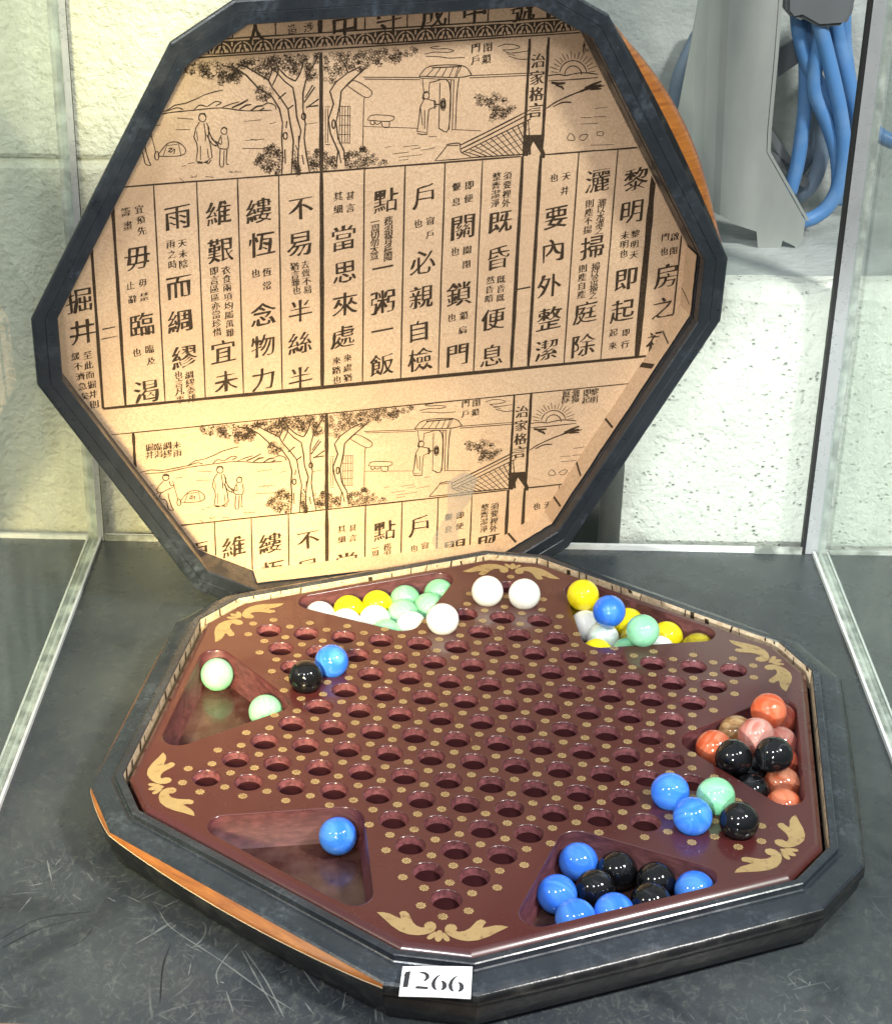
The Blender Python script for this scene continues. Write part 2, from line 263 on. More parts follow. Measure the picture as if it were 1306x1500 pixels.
# ---------------------------------------------------------------- drawing data of the print and the background (in hole spacings)
STROKES = [[0.03,[[-6.828,5.645],[-6.528,5.69],[-6.206,5.634],[-5.824,5.67],[-5.496,5.705],[-5.273,5.832],[-5.0,5.862],[-4.724,5.953],[-4.502,6.049],[-4.227,6.109],[-4.035,6.136]]],[0.03,[[-6.696,5.587],[-6.1,5.573],[-5.444,5.65],[-4.788,5.672],[-4.13,5.682],[-3.472,5.563],[-2.808,5.53]]],[0.03,[[-5.497,5.693],[-5.221,5.765],[-5.06,5.704]]],[0.03,[[-4.788,5.684],[-4.647,5.791],[-4.457,5.738]]],[0.03,[[-4.457,5.738],[-4.235,5.854],[-4.099,5.808],[-4.238,5.744]]],[0.03,[[-4.075,5.694],[-3.853,5.761],[-3.632,5.809]]],[0.03,[[-3.027,5.679],[-2.888,5.724],[-2.723,5.644],[-2.697,5.536]]],[0.05,[[-3.828,5.666],[-3.578,5.76],[-3.411,5.845]]],[0.05,[[-3.636,5.613],[-3.469,5.705],[-3.331,5.713]]],[0.05,[[-3.361,5.551],[-3.194,5.655],[-3.027,5.666]]],[0.05,[[-3.14,5.538],[-3.001,5.602]]],[0.05,[[-1.972,5.669],[-1.692,6.056]]],[0.05,[[-1.944,5.789],[-1.747,6.105]]],[0.05,[[-1.918,5.527],[-1.593,5.737]]],[0.05,[[-1.917,5.552],[-1.61,5.566]]],[0.05,[[-2.638,5.807],[-2.442,5.956]]],[0.05,[[-2.391,5.532],[-2.251,5.627]]],[0.022,[[-5.839,5.346],[-5.647,5.354]]],[0.022,[[-5.232,5.502],[-4.823,5.443]]],[0.022,[[-5.271,5.205],[-4.915,5.181]]],[0.022,[[-3.533,5.292],[-3.089,5.303]]],[0.022,[[-3.516,4.792],[-3.014,4.795]]],[0.022,[[-3.604,4.595],[-3.047,4.547],[-2.766,4.589]]],[0.022,[[-3.376,4.825],[-3.21,4.768]]],[0.022,[[-5.17,4.236],[-5.059,4.254]]],[0.022,[[-5.013,4.299],[-4.835,4.309]]],[0.022,[[-5.238,3.928],[-5.13,3.838]]],[0.022,[[-4.96,3.925],[-4.792,3.937]]],[0.022,[[-4.57,3.922],[-4.348,3.882]]],[0.022,[[-3.954,3.992],[-3.618,3.971]]],[0.022,[[-3.925,4.021],[-3.871,3.963]]],[0.022,[[-3.757,4.032],[-3.786,3.966]]],[0.022,[[-6.608,5.202],[-6.472,5.192]]],[0.022,[[-4.93,3.985],[-4.893,3.917]]],[0.022,[[-4.791,3.987],[-4.804,3.925]]],[0.022,[[-1.92,5.104],[-1.64,5.122]]],[0.022,[[-2.869,5.184],[-2.701,5.208]]],[0.028,[[-6.027,5.398],[-6.034,5.445],[-6.058,5.484],[-6.094,5.508],[-6.134,5.513],[-6.172,5.497],[-6.199,5.464],[-6.211,5.42],[-6.204,5.374],[-6.18,5.335],[-6.144,5.31],[-6.103,5.305],[-6.065,5.321],[-6.038,5.354],[-6.027,5.398]]],[0.028,[[-6.198,5.468],[-6.114,5.507],[-6.019,5.459]]],[0.028,[[-6.178,5.305],[-6.327,5.156],[-6.388,5.021],[-6.284,4.934],[-6.1,5.005],[-5.894,5.086]]],[0.028,[[-6.033,5.276],[-5.985,5.134],[-5.876,5.134]]],[0.028,[[-6.284,4.934],[-6.314,4.751],[-6.143,4.668],[-6.091,4.38],[-5.95,4.331],[-5.99,4.43],[-6.059,4.72],[-6.077,4.909]]],[0.028,[[-6.36,4.943],[-6.435,4.859],[-6.312,4.801]]],[0.028,[[-5.93,5.264],[-5.805,4.627]]],[0.028,[[-5.731,4.556],[-5.735,4.605],[-5.748,4.646],[-5.769,4.67],[-5.793,4.673],[-5.816,4.654],[-5.833,4.617],[-5.841,4.569],[-5.837,4.52],[-5.824,4.479],[-5.803,4.454],[-5.779,4.452],[-5.756,4.471],[-5.739,4.508],[-5.731,4.556]]],[0.06,[[-6.181,5.466],[-6.105,5.481],[-6.03,5.448]]],[0.026,[[-5.764,4.572],[-5.504,4.86],[-5.229,4.87],[-5.044,4.661],[-5.187,4.521],[-5.765,4.547]]],[0.026,[[-5.504,4.86],[-5.627,4.543]]],[0.026,[[-5.229,4.87],[-5.171,4.519]]],[0.026,[[-5.522,4.812],[-5.247,4.823]]],[0.026,[[-5.482,4.726],[-5.383,4.727],[-5.485,4.651],[-5.387,4.639]]],[0.026,[[-5.432,4.614],[-5.329,4.708],[-5.351,4.573]]],[0.03,[[-4.494,5.453],[-4.501,5.5],[-4.526,5.539],[-4.563,5.564],[-4.604,5.568],[-4.642,5.553],[-4.669,5.519],[-4.68,5.475],[-4.672,5.429],[-4.647,5.389],[-4.611,5.365],[-4.569,5.36],[-4.531,5.376],[-4.504,5.409],[-4.494,5.453]]],[0.03,[[-4.661,5.362],[-4.76,5.219],[-4.823,4.978],[-4.752,4.801],[-4.741,4.625],[-4.79,4.348],[-4.558,4.288],[-4.376,4.424],[-4.401,4.709],[-4.454,4.965],[-4.431,5.18],[-4.487,5.329]]],[0.03,[[-4.463,5.215],[-4.382,4.957],[-4.239,4.752]]],[0.03,[[-4.496,5.02],[-4.387,4.795],[-4.257,4.692]]],[0.03,[[-4.553,5.318],[-4.524,5.005],[-4.54,4.851]]],[0.03,[[-4.666,4.741],[-4.678,4.366]]],[0.03,[[-4.491,4.657],[-4.471,4.404]]],[0.03,[[-4.78,4.302],[-4.626,4.271]]],[0.03,[[-4.569,4.314],[-4.476,4.265],[-4.401,4.357]]],[0.03,[[-4.741,5.124],[-4.733,4.874]]],[0.05,[[-4.673,5.499],[-4.638,5.569],[-4.529,5.562],[-4.498,5.479]]],[0.05,[[-4.383,4.926],[-4.223,4.738]]],[0.05,[[-4.101,5.141],[-4.045,5.178],[-3.968,5.132]]],[0.05,[[-4.752,4.311],[-4.641,4.311]]],[0.05,[[-4.558,4.313],[-4.48,4.316]]],[0.028,[[-3.97,5.07],[-3.977,5.109],[-3.997,5.141],[-4.028,5.162],[-4.062,5.166],[-4.093,5.153],[-4.116,5.125],[-4.124,5.088],[-4.118,5.05],[-4.097,5.017],[-4.067,4.996],[-4.032,4.992],[-4.001,5.005],[-3.979,5.033],[-3.97,5.07]]],[0.028,[[-4.116,4.988],[-4.199,4.798],[-4.192,4.653],[-3.982,4.609],[-3.939,4.767],[-3.973,4.971]]],[0.028,[[-4.276,4.832],[-4.199,4.785],[-4.129,4.727]]],[0.028,[[-4.295,4.747],[-4.213,4.687]]],[0.028,[[-4.159,4.63],[-4.188,4.211],[-4.094,4.168],[-4.061,4.574]]],[0.028,[[-3.982,4.609],[-4.014,4.235],[-3.948,4.201]]],[0.028,[[-4.123,4.926],[-4.112,4.737]]],[0.02,[[-5.013,4.299],[-4.835,4.309]]],[0.04,[[-2.579,3.824],[-2.545,4.361],[-2.567,4.805],[-2.535,5.176],[-2.613,5.557],[-2.803,5.887],[-3.13,6.107],[-3.452,6.478],[-3.721,6.671],[-4.045,6.755]]],[0.04,[[-2.325,3.825],[-2.286,4.33],[-2.26,4.705],[-2.339,5.153],[-2.391,5.532],[-2.582,5.831],[-2.799,6.131],[-2.879,6.305],[-3.177,6.508],[-3.447,6.689],[-3.691,6.776]]],[0.04,[[-2.879,6.305],[-2.793,6.556],[-2.882,6.82]]],[0.04,[[-2.782,6.16],[-2.628,6.508],[-2.68,6.755]]],[0.04,[[-2.098,3.797],[-2.152,4.187],[-2.12,4.626],[-2.062,4.933],[-2.17,5.32],[-2.195,5.695],[-2.258,6.07],[-2.466,6.246],[-2.71,6.535]]],[0.04,[[-1.843,3.83],[-1.925,4.286],[-1.979,4.735],[-1.943,5.107],[-2.002,5.487],[-1.999,5.918],[-1.913,6.276],[-1.69,6.677],[-1.623,6.821]]],[0.04,[[-2.19,6.234],[-2.05,6.474],[-1.976,6.781]]],[0.04,[[-2.627,6.598],[-2.41,6.362],[-2.19,6.234]]],[0.04,[[-2.416,4.831],[-2.421,4.869],[-2.436,4.902],[-2.458,4.921],[-2.483,4.924],[-2.506,4.91],[-2.521,4.881],[-2.527,4.844],[-2.522,4.805],[-2.507,4.773],[-2.485,4.753],[-2.46,4.75],[-2.437,4.764],[-2.422,4.793],[-2.416,4.831]]],[0.04,[[-1.936,5.305],[-1.94,5.344],[-1.954,5.376],[-1.974,5.395],[-1.997,5.397],[-2.017,5.383],[-2.031,5.354],[-2.036,5.317],[-2.032,5.279],[-2.018,5.247],[-1.998,5.228],[-1.975,5.225],[-1.955,5.24],[-1.941,5.268],[-1.936,5.305]]],[0.04,[[-2.487,4.48],[-2.48,4.099]]],[0.04,[[-2.205,4.573],[-2.161,4.441]]],[0.04,[[-2.422,5.225],[-2.447,5.041]]],[0.04,[[-2.038,4.3],[-1.995,4.04]]],[0.04,[[-2.119,4.814],[-2.126,4.627]]],[0.022,[[1.179,6.647],[1.55,6.607],[1.799,6.558],[2.213,6.548]]],[0.022,[[1.136,6.698],[1.423,6.735],[1.753,6.706],[1.917,6.743],[1.709,6.804],[1.462,6.812],[1.296,6.863],[1.542,6.879]]],[0.022,[[3.075,6.765],[3.281,6.816],[3.532,6.784],[3.661,6.711],[3.455,6.668],[3.204,6.676]]],[0.022,[[3.204,6.676],[3.417,6.582],[3.876,6.601]]],[0.022,[[3.38,6.504],[3.678,6.403],[3.972,6.4]]],[0.022,[[3.309,6.573],[3.547,6.509]]],[0.03,[[-0.451,6.218],[1.069,6.107]]],[0.03,[[-0.41,6.167],[1.054,6.052]]],[0.03,[[2.356,6.069],[3.993,6.025]]],[0.03,[[2.358,6.012],[3.996,5.967]]],[0.03,[[1.027,6.159],[1.309,6.382],[2.138,6.343],[2.379,6.133],[2.356,6.069],[1.982,6.046],[1.01,6.144]]],[0.03,[[1.053,6.092],[1.968,5.982]]],[0.03,[[1.434,6.349],[1.217,6.13]]],[0.03,[[1.599,6.346],[1.425,6.108]]],[0.03,[[1.765,6.344],[1.624,6.086]]],[0.03,[[1.931,6.341],[1.815,6.065]]],[0.03,[[2.056,6.308],[1.966,6.047]]],[0.03,[[2.138,6.343],[1.999,6.045]]],[0.03,[[1.111,6.072],[1.163,5.678]]],[0.03,[[1.868,5.988],[1.861,4.686]]],[0.03,[[1.943,5.983],[1.947,4.655]]],[0.03,[[2.082,6.039],[2.04,5.601],[2.03,4.674]]],[0.03,[[1.304,5.962],[1.82,5.927],[1.844,4.704],[1.565,4.741]]],[0.03,[[1.579,5.943],[1.582,4.74]]],[0.03,[[1.304,5.962],[1.286,5.719]]],[0.03,[[1.747,5.359],[1.738,5.427],[1.718,5.483],[1.69,5.515],[1.66,5.517],[1.634,5.489],[1.617,5.435],[1.613,5.368],[1.622,5.299],[1.642,5.243],[1.67,5.211],[1.7,5.209],[1.726,5.237],[1.742,5.291],[1.747,5.359]]],[0.05,[[1.713,5.361],[1.709,5.404],[1.698,5.439],[1.684,5.459],[1.669,5.46],[1.657,5.442],[1.648,5.408],[1.646,5.366],[1.651,5.322],[1.661,5.287],[1.675,5.267],[1.69,5.266],[1.703,5.284],[1.711,5.318],[1.713,5.361]]],[0.05,[[1.442,5.495],[1.457,5.264]]],[0.05,[[1.445,5.38],[1.588,5.37]]],[0.05,[[1.163,5.662],[1.132,5.582],[1.167,5.514]]],[0.05,[[1.162,5.695],[1.245,5.722]]],[0.05,[[1.352,6.339],[2.139,6.319]]],[0.03,[[1.305,5.627],[1.296,5.671],[1.272,5.706],[1.238,5.728],[1.201,5.73],[1.168,5.714],[1.146,5.681],[1.139,5.639],[1.148,5.596],[1.172,5.56],[1.206,5.539],[1.243,5.536],[1.276,5.553],[1.298,5.585],[1.305,5.627]]],[0.03,[[1.167,5.531],[1.072,5.34],[1.046,5.012],[1.004,4.699],[1.273,4.646],[1.281,4.995],[1.307,5.258],[1.505,5.326],[1.468,5.46],[1.267,5.524]]],[0.03,[[1.089,5.298],[1.143,4.839]]],[0.03,[[1.19,5.25],[1.203,4.751]]],[0.03,[[1.005,4.649],[1.148,4.605],[1.291,4.611]]],[0.024,[[1.946,4.68],[2.711,4.59]]],[0.024,[[-0.441,4.938],[1.018,4.781]]],[0.024,[[-0.318,5.094],[-0.195,5.217],[0.361,5.144],[0.263,5.019],[-0.318,5.094]]],[0.024,[[-0.235,5.071],[-0.234,4.989],[-0.151,4.966],[-0.135,5.048]]],[0.024,[[0.263,5.019],[0.249,4.871],[0.099,4.882],[0.047,5.018]]],[0.024,[[0.056,5.017],[-0.068,4.96],[-0.135,5.031]]],[0.024,[[-0.857,6.028],[-0.654,6.143],[-0.218,5.839],[-0.365,5.687],[-0.857,6.028]]],[0.024,[[-0.389,5.688],[-0.421,5.528],[-0.435,4.288]]],[0.024,[[-1.306,5.509],[-1.428,5.517]]],[0.024,[[-1.307,4.521],[-1.431,4.53]]],[0.024,[[-1.044,5.506],[-1.059,4.544]]],[0.024,[[-0.979,5.502],[-0.993,4.539]]],[0.024,[[-0.905,5.497],[-0.918,4.533]]],[0.024,[[-0.831,5.491],[-0.844,4.528]]],[0.024,[[-0.774,5.487],[-0.786,4.523]]],[0.024,[[-1.077,5.509],[-0.765,5.487]]],[0.024,[[-1.076,5.264],[-0.764,5.241]]],[0.024,[[-1.076,5.017],[-0.763,4.994]]],[0.024,[[-1.076,4.769],[-0.762,4.746]]],[0.024,[[-1.076,4.545],[-0.761,4.522]]],[0.024,[[-1.42,5.476],[-1.423,4.571]]],[0.024,[[-1.355,5.471],[-1.357,4.566]]],[0.04,[[-1.142,3.922],[-1.092,4.338],[-1.29,4.81],[-1.347,5.185],[-1.208,5.583],[-1.305,5.914],[-1.142,6.144],[-0.834,6.364],[-0.94,6.61]]],[0.04,[[-0.892,3.902],[-0.934,4.326],[-1.092,4.671],[-1.142,5.088],[-1.044,5.572],[-1.012,5.894],[-0.801,6.105],[-0.493,6.357],[-0.371,6.461]]],[0.04,[[-0.818,6.363],[-0.696,6.419],[-0.494,6.501]]],[0.04,[[-1.167,5.048],[-1.171,5.099],[-1.182,5.139],[-1.199,5.163],[-1.217,5.164],[-1.233,5.143],[-1.245,5.104],[-1.249,5.054],[-1.245,5.004],[-1.233,4.963],[-1.217,4.94],[-1.199,4.938],[-1.182,4.959],[-1.171,4.999],[-1.167,5.048]]],[0.04,[[-1.075,4.337],[-1.009,3.996]]],[0.02,[[0.361,4.144],[0.781,4.162]]],[0.02,[[0.651,4.315],[1.029,4.329]]],[0.02,[[0.53,4.046],[1.162,4.066]]],[0.02,[[1.117,4.187],[1.496,4.226]]],[0.02,[[1.318,4.534],[1.529,4.527]]],[0.02,[[0.863,4.232],[1.115,4.255]]],[0.02,[[0.149,4.328],[0.315,4.349]]],[0.02,[[0.532,3.962],[0.785,3.959]]],[0.04,[[2.173,4.243],[2.966,4.58],[4.048,5.063]]],[0.04,[[2.202,4.139],[2.971,4.47],[4.054,4.962]]],[0.04,[[4.475,5.058],[4.764,5.229],[5.391,5.452],[6.026,5.558]]],[0.04,[[4.645,5.087],[4.895,5.187],[5.153,5.177]]],[0.03,[[1.506,3.87],[1.792,4.221],[1.832,4.285],[2.145,4.296],[2.185,4.132],[2.223,4.036],[2.442,3.883],[1.506,3.87]]],[0.03,[[1.833,4.251],[2.147,4.245]]],[0.05,[[2.223,4.036],[4.063,4.811]]],[0.05,[[2.442,3.883],[4.117,3.858]]],[0.035,[[2.29,4.064],[2.792,3.877]]],[0.035,[[2.432,4.124],[2.938,3.875]]],[0.035,[[2.574,4.184],[3.084,3.872]]],[0.035,[[2.717,4.244],[3.23,3.87]]],[0.035,[[2.859,4.303],[3.376,3.867]]],[0.035,[[3.001,4.363],[3.522,3.865]]],[0.035,[[3.144,4.423],[3.668,3.863]]],[0.035,[[3.286,4.483],[3.815,3.86]]],[0.035,[[3.428,4.542],[3.962,3.858]]],[0.035,[[3.57,4.602],[4.109,3.855]]],[0.035,[[3.712,4.662],[4.117,3.855]]],[0.035,[[3.854,4.722],[4.117,3.855]]],[0.035,[[3.996,4.781],[4.117,3.855]]],[0.02,[[2.402,4.017],[2.469,4.046]]],[0.02,[[2.469,4.045],[2.536,4.074]]],[0.02,[[2.536,4.073],[2.603,4.102]]],[0.02,[[2.603,4.101],[2.67,4.13]]],[0.02,[[2.719,3.991],[2.786,4.019]]],[0.02,[[2.67,4.129],[2.737,4.158]]],[0.02,[[2.786,4.019],[2.853,4.048]]],[0.02,[[2.738,4.158],[2.805,4.186]]],[0.02,[[2.853,4.047],[2.92,4.076]]],[0.02,[[2.805,4.186],[2.872,4.215]]],[0.02,[[2.92,4.075],[2.987,4.104]]],[0.02,[[3.037,3.964],[3.104,3.993]]],[0.02,[[2.872,4.214],[2.939,4.243]]],[0.02,[[2.988,4.103],[3.055,4.132]]],[0.02,[[3.104,3.993],[3.171,4.022]]],[0.02,[[2.939,4.242],[3.006,4.271]]],[0.02,[[3.055,4.132],[3.122,4.161]]],[0.02,[[3.171,4.021],[3.238,4.05]]],[0.02,[[3.006,4.27],[3.073,4.299]]],[0.02,[[3.122,4.16],[3.189,4.189]]],[0.02,[[3.238,4.049],[3.305,4.078]]],[0.02,[[3.355,3.938],[3.422,3.967]]],[0.02,[[3.073,4.299],[3.14,4.327]]],[0.02,[[3.189,4.188],[3.256,4.217]]],[0.02,[[3.305,4.077],[3.373,4.106]]],[0.02,[[3.422,3.966],[3.49,3.995]]],[0.02,[[3.14,4.327],[3.207,4.356]]],[0.02,[[3.256,4.216],[3.323,4.245]]],[0.02,[[3.373,4.106],[3.44,4.135]]],[0.02,[[3.49,3.995],[3.557,4.024]]],[0.02,[[3.207,4.355],[3.273,4.384]]],[0.02,[[3.323,4.245],[3.39,4.273]]],[0.02,[[3.44,4.134],[3.507,4.163]]],[0.02,[[3.557,4.023],[3.624,4.052]]],[0.02,[[3.273,4.383],[3.34,4.412]]],[0.02,[[3.39,4.273],[3.457,4.302]]],[0.02,[[3.507,4.162],[3.574,4.191]]],[0.02,[[3.624,4.051],[3.691,4.08]]],[0.02,[[3.34,4.411],[3.407,4.44]]],[0.02,[[3.457,4.301],[3.524,4.33]]],[0.02,[[3.574,4.191],[3.641,4.219]]],[0.02,[[3.691,4.08],[3.759,4.109]]],[0.02,[[3.407,4.439],[3.474,4.468]]],[0.02,[[3.524,4.329],[3.591,4.358]]],[0.02,[[3.641,4.219],[3.708,4.248]]],[0.02,[[3.759,4.108],[3.826,4.137]]],[0.02,[[3.474,4.467],[3.541,4.496]]],[0.02,[[3.591,4.357],[3.658,4.386]]],[0.02,[[3.708,4.247],[3.775,4.276]]],[0.02,[[3.826,4.136],[3.893,4.165]]],[0.02,[[3.541,4.496],[3.608,4.524]]],[0.02,[[3.658,4.386],[3.725,4.414]]],[0.02,[[3.775,4.275],[3.843,4.304]]],[0.02,[[3.893,4.165],[3.96,4.194]]],[0.02,[[3.608,4.524],[3.675,4.553]]],[0.02,[[3.725,4.414],[3.792,4.443]]],[0.02,[[3.843,4.303],[3.91,4.332]]],[0.02,[[3.96,4.193],[4.028,4.222]]],[0.02,[[3.675,4.552],[3.742,4.581]]],[0.02,[[3.792,4.442],[3.859,4.471]]],[0.02,[[3.91,4.332],[3.977,4.361]]],[0.02,[[3.742,4.58],[3.809,4.609]]],[0.02,[[3.859,4.47],[3.926,4.499]]],[0.02,[[3.977,4.36],[4.044,4.389]]],[0.02,[[3.809,4.608],[3.876,4.637]]],[0.02,[[3.926,4.498],[3.993,4.527]]],[0.02,[[3.876,4.636],[3.943,4.665]]],[0.02,[[3.993,4.526],[4.06,4.555]]],[0.02,[[3.943,4.664],[4.009,4.693]]],[0.03,[[5.376,5.883],[5.367,5.936],[5.346,5.988],[5.315,6.035],[5.276,6.075],[5.23,6.107],[5.18,6.128],[5.129,6.137],[5.078,6.134],[5.03,6.12],[4.989,6.094],[4.955,6.059],[4.93,6.016],[4.917,5.966],[4.915,5.914]]],[0.03,[[5.512,5.939],[5.486,6.013],[5.447,6.083],[5.396,6.145],[5.335,6.197],[5.267,6.237],[5.194,6.264],[5.119,6.276],[5.045,6.274],[4.975,6.256],[4.912,6.225],[4.858,6.18],[4.816,6.125],[4.786,6.06],[4.771,5.989]]],[0.03,[[4.464,5.927],[4.76,5.94],[4.933,5.896],[5.186,5.928],[5.441,5.936],[5.83,5.869]]],[0.03,[[4.473,5.787],[5.196,5.779],[5.837,5.786]]],[0.026,[[5.564,5.944],[5.741,5.956]]],[0.026,[[5.539,6.022],[5.776,6.086]]],[0.026,[[5.5,6.096],[5.656,6.176]]],[0.026,[[5.447,6.163],[5.635,6.317]]],[0.026,[[5.384,6.221],[5.494,6.362]]],[0.026,[[5.312,6.268],[5.419,6.493]]],[0.026,[[5.234,6.302],[5.277,6.487]]],[0.026,[[5.153,6.322],[5.155,6.451]]],[0.026,[[5.071,6.326],[5.035,6.53]]],[0.026,[[4.992,6.316],[4.941,6.451]]],[0.026,[[4.919,6.291],[4.803,6.485]]],[0.026,[[4.854,6.252],[4.75,6.373]]],[0.026,[[4.799,6.201],[4.615,6.354]]],[0.026,[[4.758,6.139],[4.611,6.224]]],[0.026,[[4.73,6.069],[4.499,6.155]]],[0.026,[[4.717,5.993],[4.547,6.025]]],[0.07,[[4.56,5.74],[4.733,5.695],[4.946,5.697]]],[0.07,[[4.693,5.665],[4.868,5.587]]],[0.07,[[4.822,5.64],[4.914,5.534]]],[0.07,[[5.391,5.452],[5.683,5.556],[5.939,5.58]]],[0.07,[[5.488,5.528],[5.722,5.612],[5.931,5.68]]],[0.07,[[5.645,5.484],[5.946,5.48]]],[0.022,[[5.424,4.747],[5.746,4.723]]],[0.022,[[5.788,4.737],[6.135,4.729]]],[0.022,[[5.814,4.963],[6.159,4.98]]],[0.022,[[5.454,4.567],[5.932,4.558]]],[0.022,[[5.759,3.973],[6.417,3.941]]],[0.022,[[5.09,4.212],[5.168,4.333],[5.258,4.284],[5.311,4.152],[5.154,4.156],[5.09,4.212]]],[0.022,[[5.412,4.188],[5.518,4.282],[5.668,4.254],[5.573,4.124],[5.441,4.151]]],[0.022,[[5.913,4.236],[5.95,4.318],[6.082,4.309],[6.072,4.207],[5.913,4.236]]]]
LEAVES = [[[[-5.099,6.841],[-3.772,6.815],[-2.788,6.87],[-1.606,6.879],[-1.608,6.334],[-1.885,6.243],[-1.965,6.707],[-2.189,6.337],[-2.571,6.653],[-2.878,6.353],[-3.177,6.538],[-3.557,6.671],[-3.593,6.312],[-4.004,6.267],[-4.433,6.515],[-4.971,6.629]],150,0.16],[[[-3.348,6.223],[-2.8,6.04],[-2.86,5.77],[-3.19,5.869]],12,0.16],[[[-3.36,4.25],[-3.047,4.516],[-2.585,4.681],[-2.59,3.858],[-2.946,3.869]],45,0.15],[[[-2.28,3.82],[-2.263,4.39],[-2.14,4.249],[-2.11,3.799]],14,0.13],[[[-1.826,3.86],[-1.896,4.378],[-1.597,4.406],[-1.598,3.864]],22,0.13],[[[-1.425,6.864],[0.968,6.9],[0.89,6.714],[0.403,6.522],[-0.086,6.434],[-0.493,6.381],[-0.818,6.427],[-1.224,6.134],[-1.427,5.987]],110,0.12],[[[-1.456,4.349],[-1.208,4.179],[-1.125,3.878],[-1.458,3.845]],18,0.12],[[[-0.934,4.284],[-0.394,4.302],[0.28,3.939],[0.198,3.843],[-0.866,3.858]],45,0.12],[[[-0.561,4.381],[-0.412,4.437],[-0.31,4.279],[-0.477,4.249]],8,0.1],[[[2.547,5.484],[2.753,5.568],[3.092,5.528],[3.703,5.154],[3.667,5.032],[3.37,5.011],[3.295,4.808],[2.957,4.774],[2.906,4.961],[3.024,5.161],[2.596,5.315]],34,0.17]]
FILLED = [[[3.89,4.385],[3.92,3.838],[4.026,3.796],[4.047,3.88],[4.167,4.195],[4.394,3.854],[4.419,3.723],[4.515,3.716],[4.516,3.844],[4.445,4.004],[4.424,4.363]]]
BIG = [["掘",-8.039,0.815],["井",-7.995,-0.085],["毋",-6.437,1.854],["臨",-6.413,-0.022],["渴",-6.409,-1.995],["雨",-5.333,2.884],["而",-5.383,0.954],["綢",-5.407,-0.021],["繆",-5.323,-1.068],["維",-4.261,2.906],["艱",-4.24,1.888],["宜",-4.259,-1.013],["未",-4.212,-1.916],["縷",-3.2,2.893],["恆",-3.147,1.964],["念",-3.151,-0.039],["物",-3.17,-0.96],["力",-3.191,-1.961],["不",-2.094,2.857],["易",-2.14,1.877],["半",-2.122,-0.038],["絲",-2.151,-0.981],["半",-2.142,-2.028],["當",-0.94,1.945],["思",-0.9,0.974],["來",-0.898,0.045],["處",-0.952,-0.916],["點",0.199,2.895],["一",0.133,1.018],["粥",0.147,0.007],["一",0.158,-0.821],["飯",0.153,-1.87],["戶",1.219,2.925],["必",1.248,1.056],["親",1.235,0.045],["自",1.182,-0.942],["檢",1.243,-1.814],["關",2.338,1.973],["鎖",2.294,0.047],["門",2.321,-1.798],["既",3.381,2.02],["昏",3.372,1.005],["便",3.301,-0.799],["息",3.312,-1.898],["要",4.933,2.026],["內",4.916,1.086],["外",4.865,0.051],["整",4.926,-0.935],["潔",4.906,-1.89],["灑",6.04,2.975],["掃",6.03,1.068],["庭",5.975,-0.849],["除",5.989,-1.851],["黎",7.124,2.927],["明",7.089,2.002],["即",7.082,0.03],["起",7.062,-0.912],["房",8.263,0.025],["之",8.275,-0.923],["祠",8.192,-1.964]]
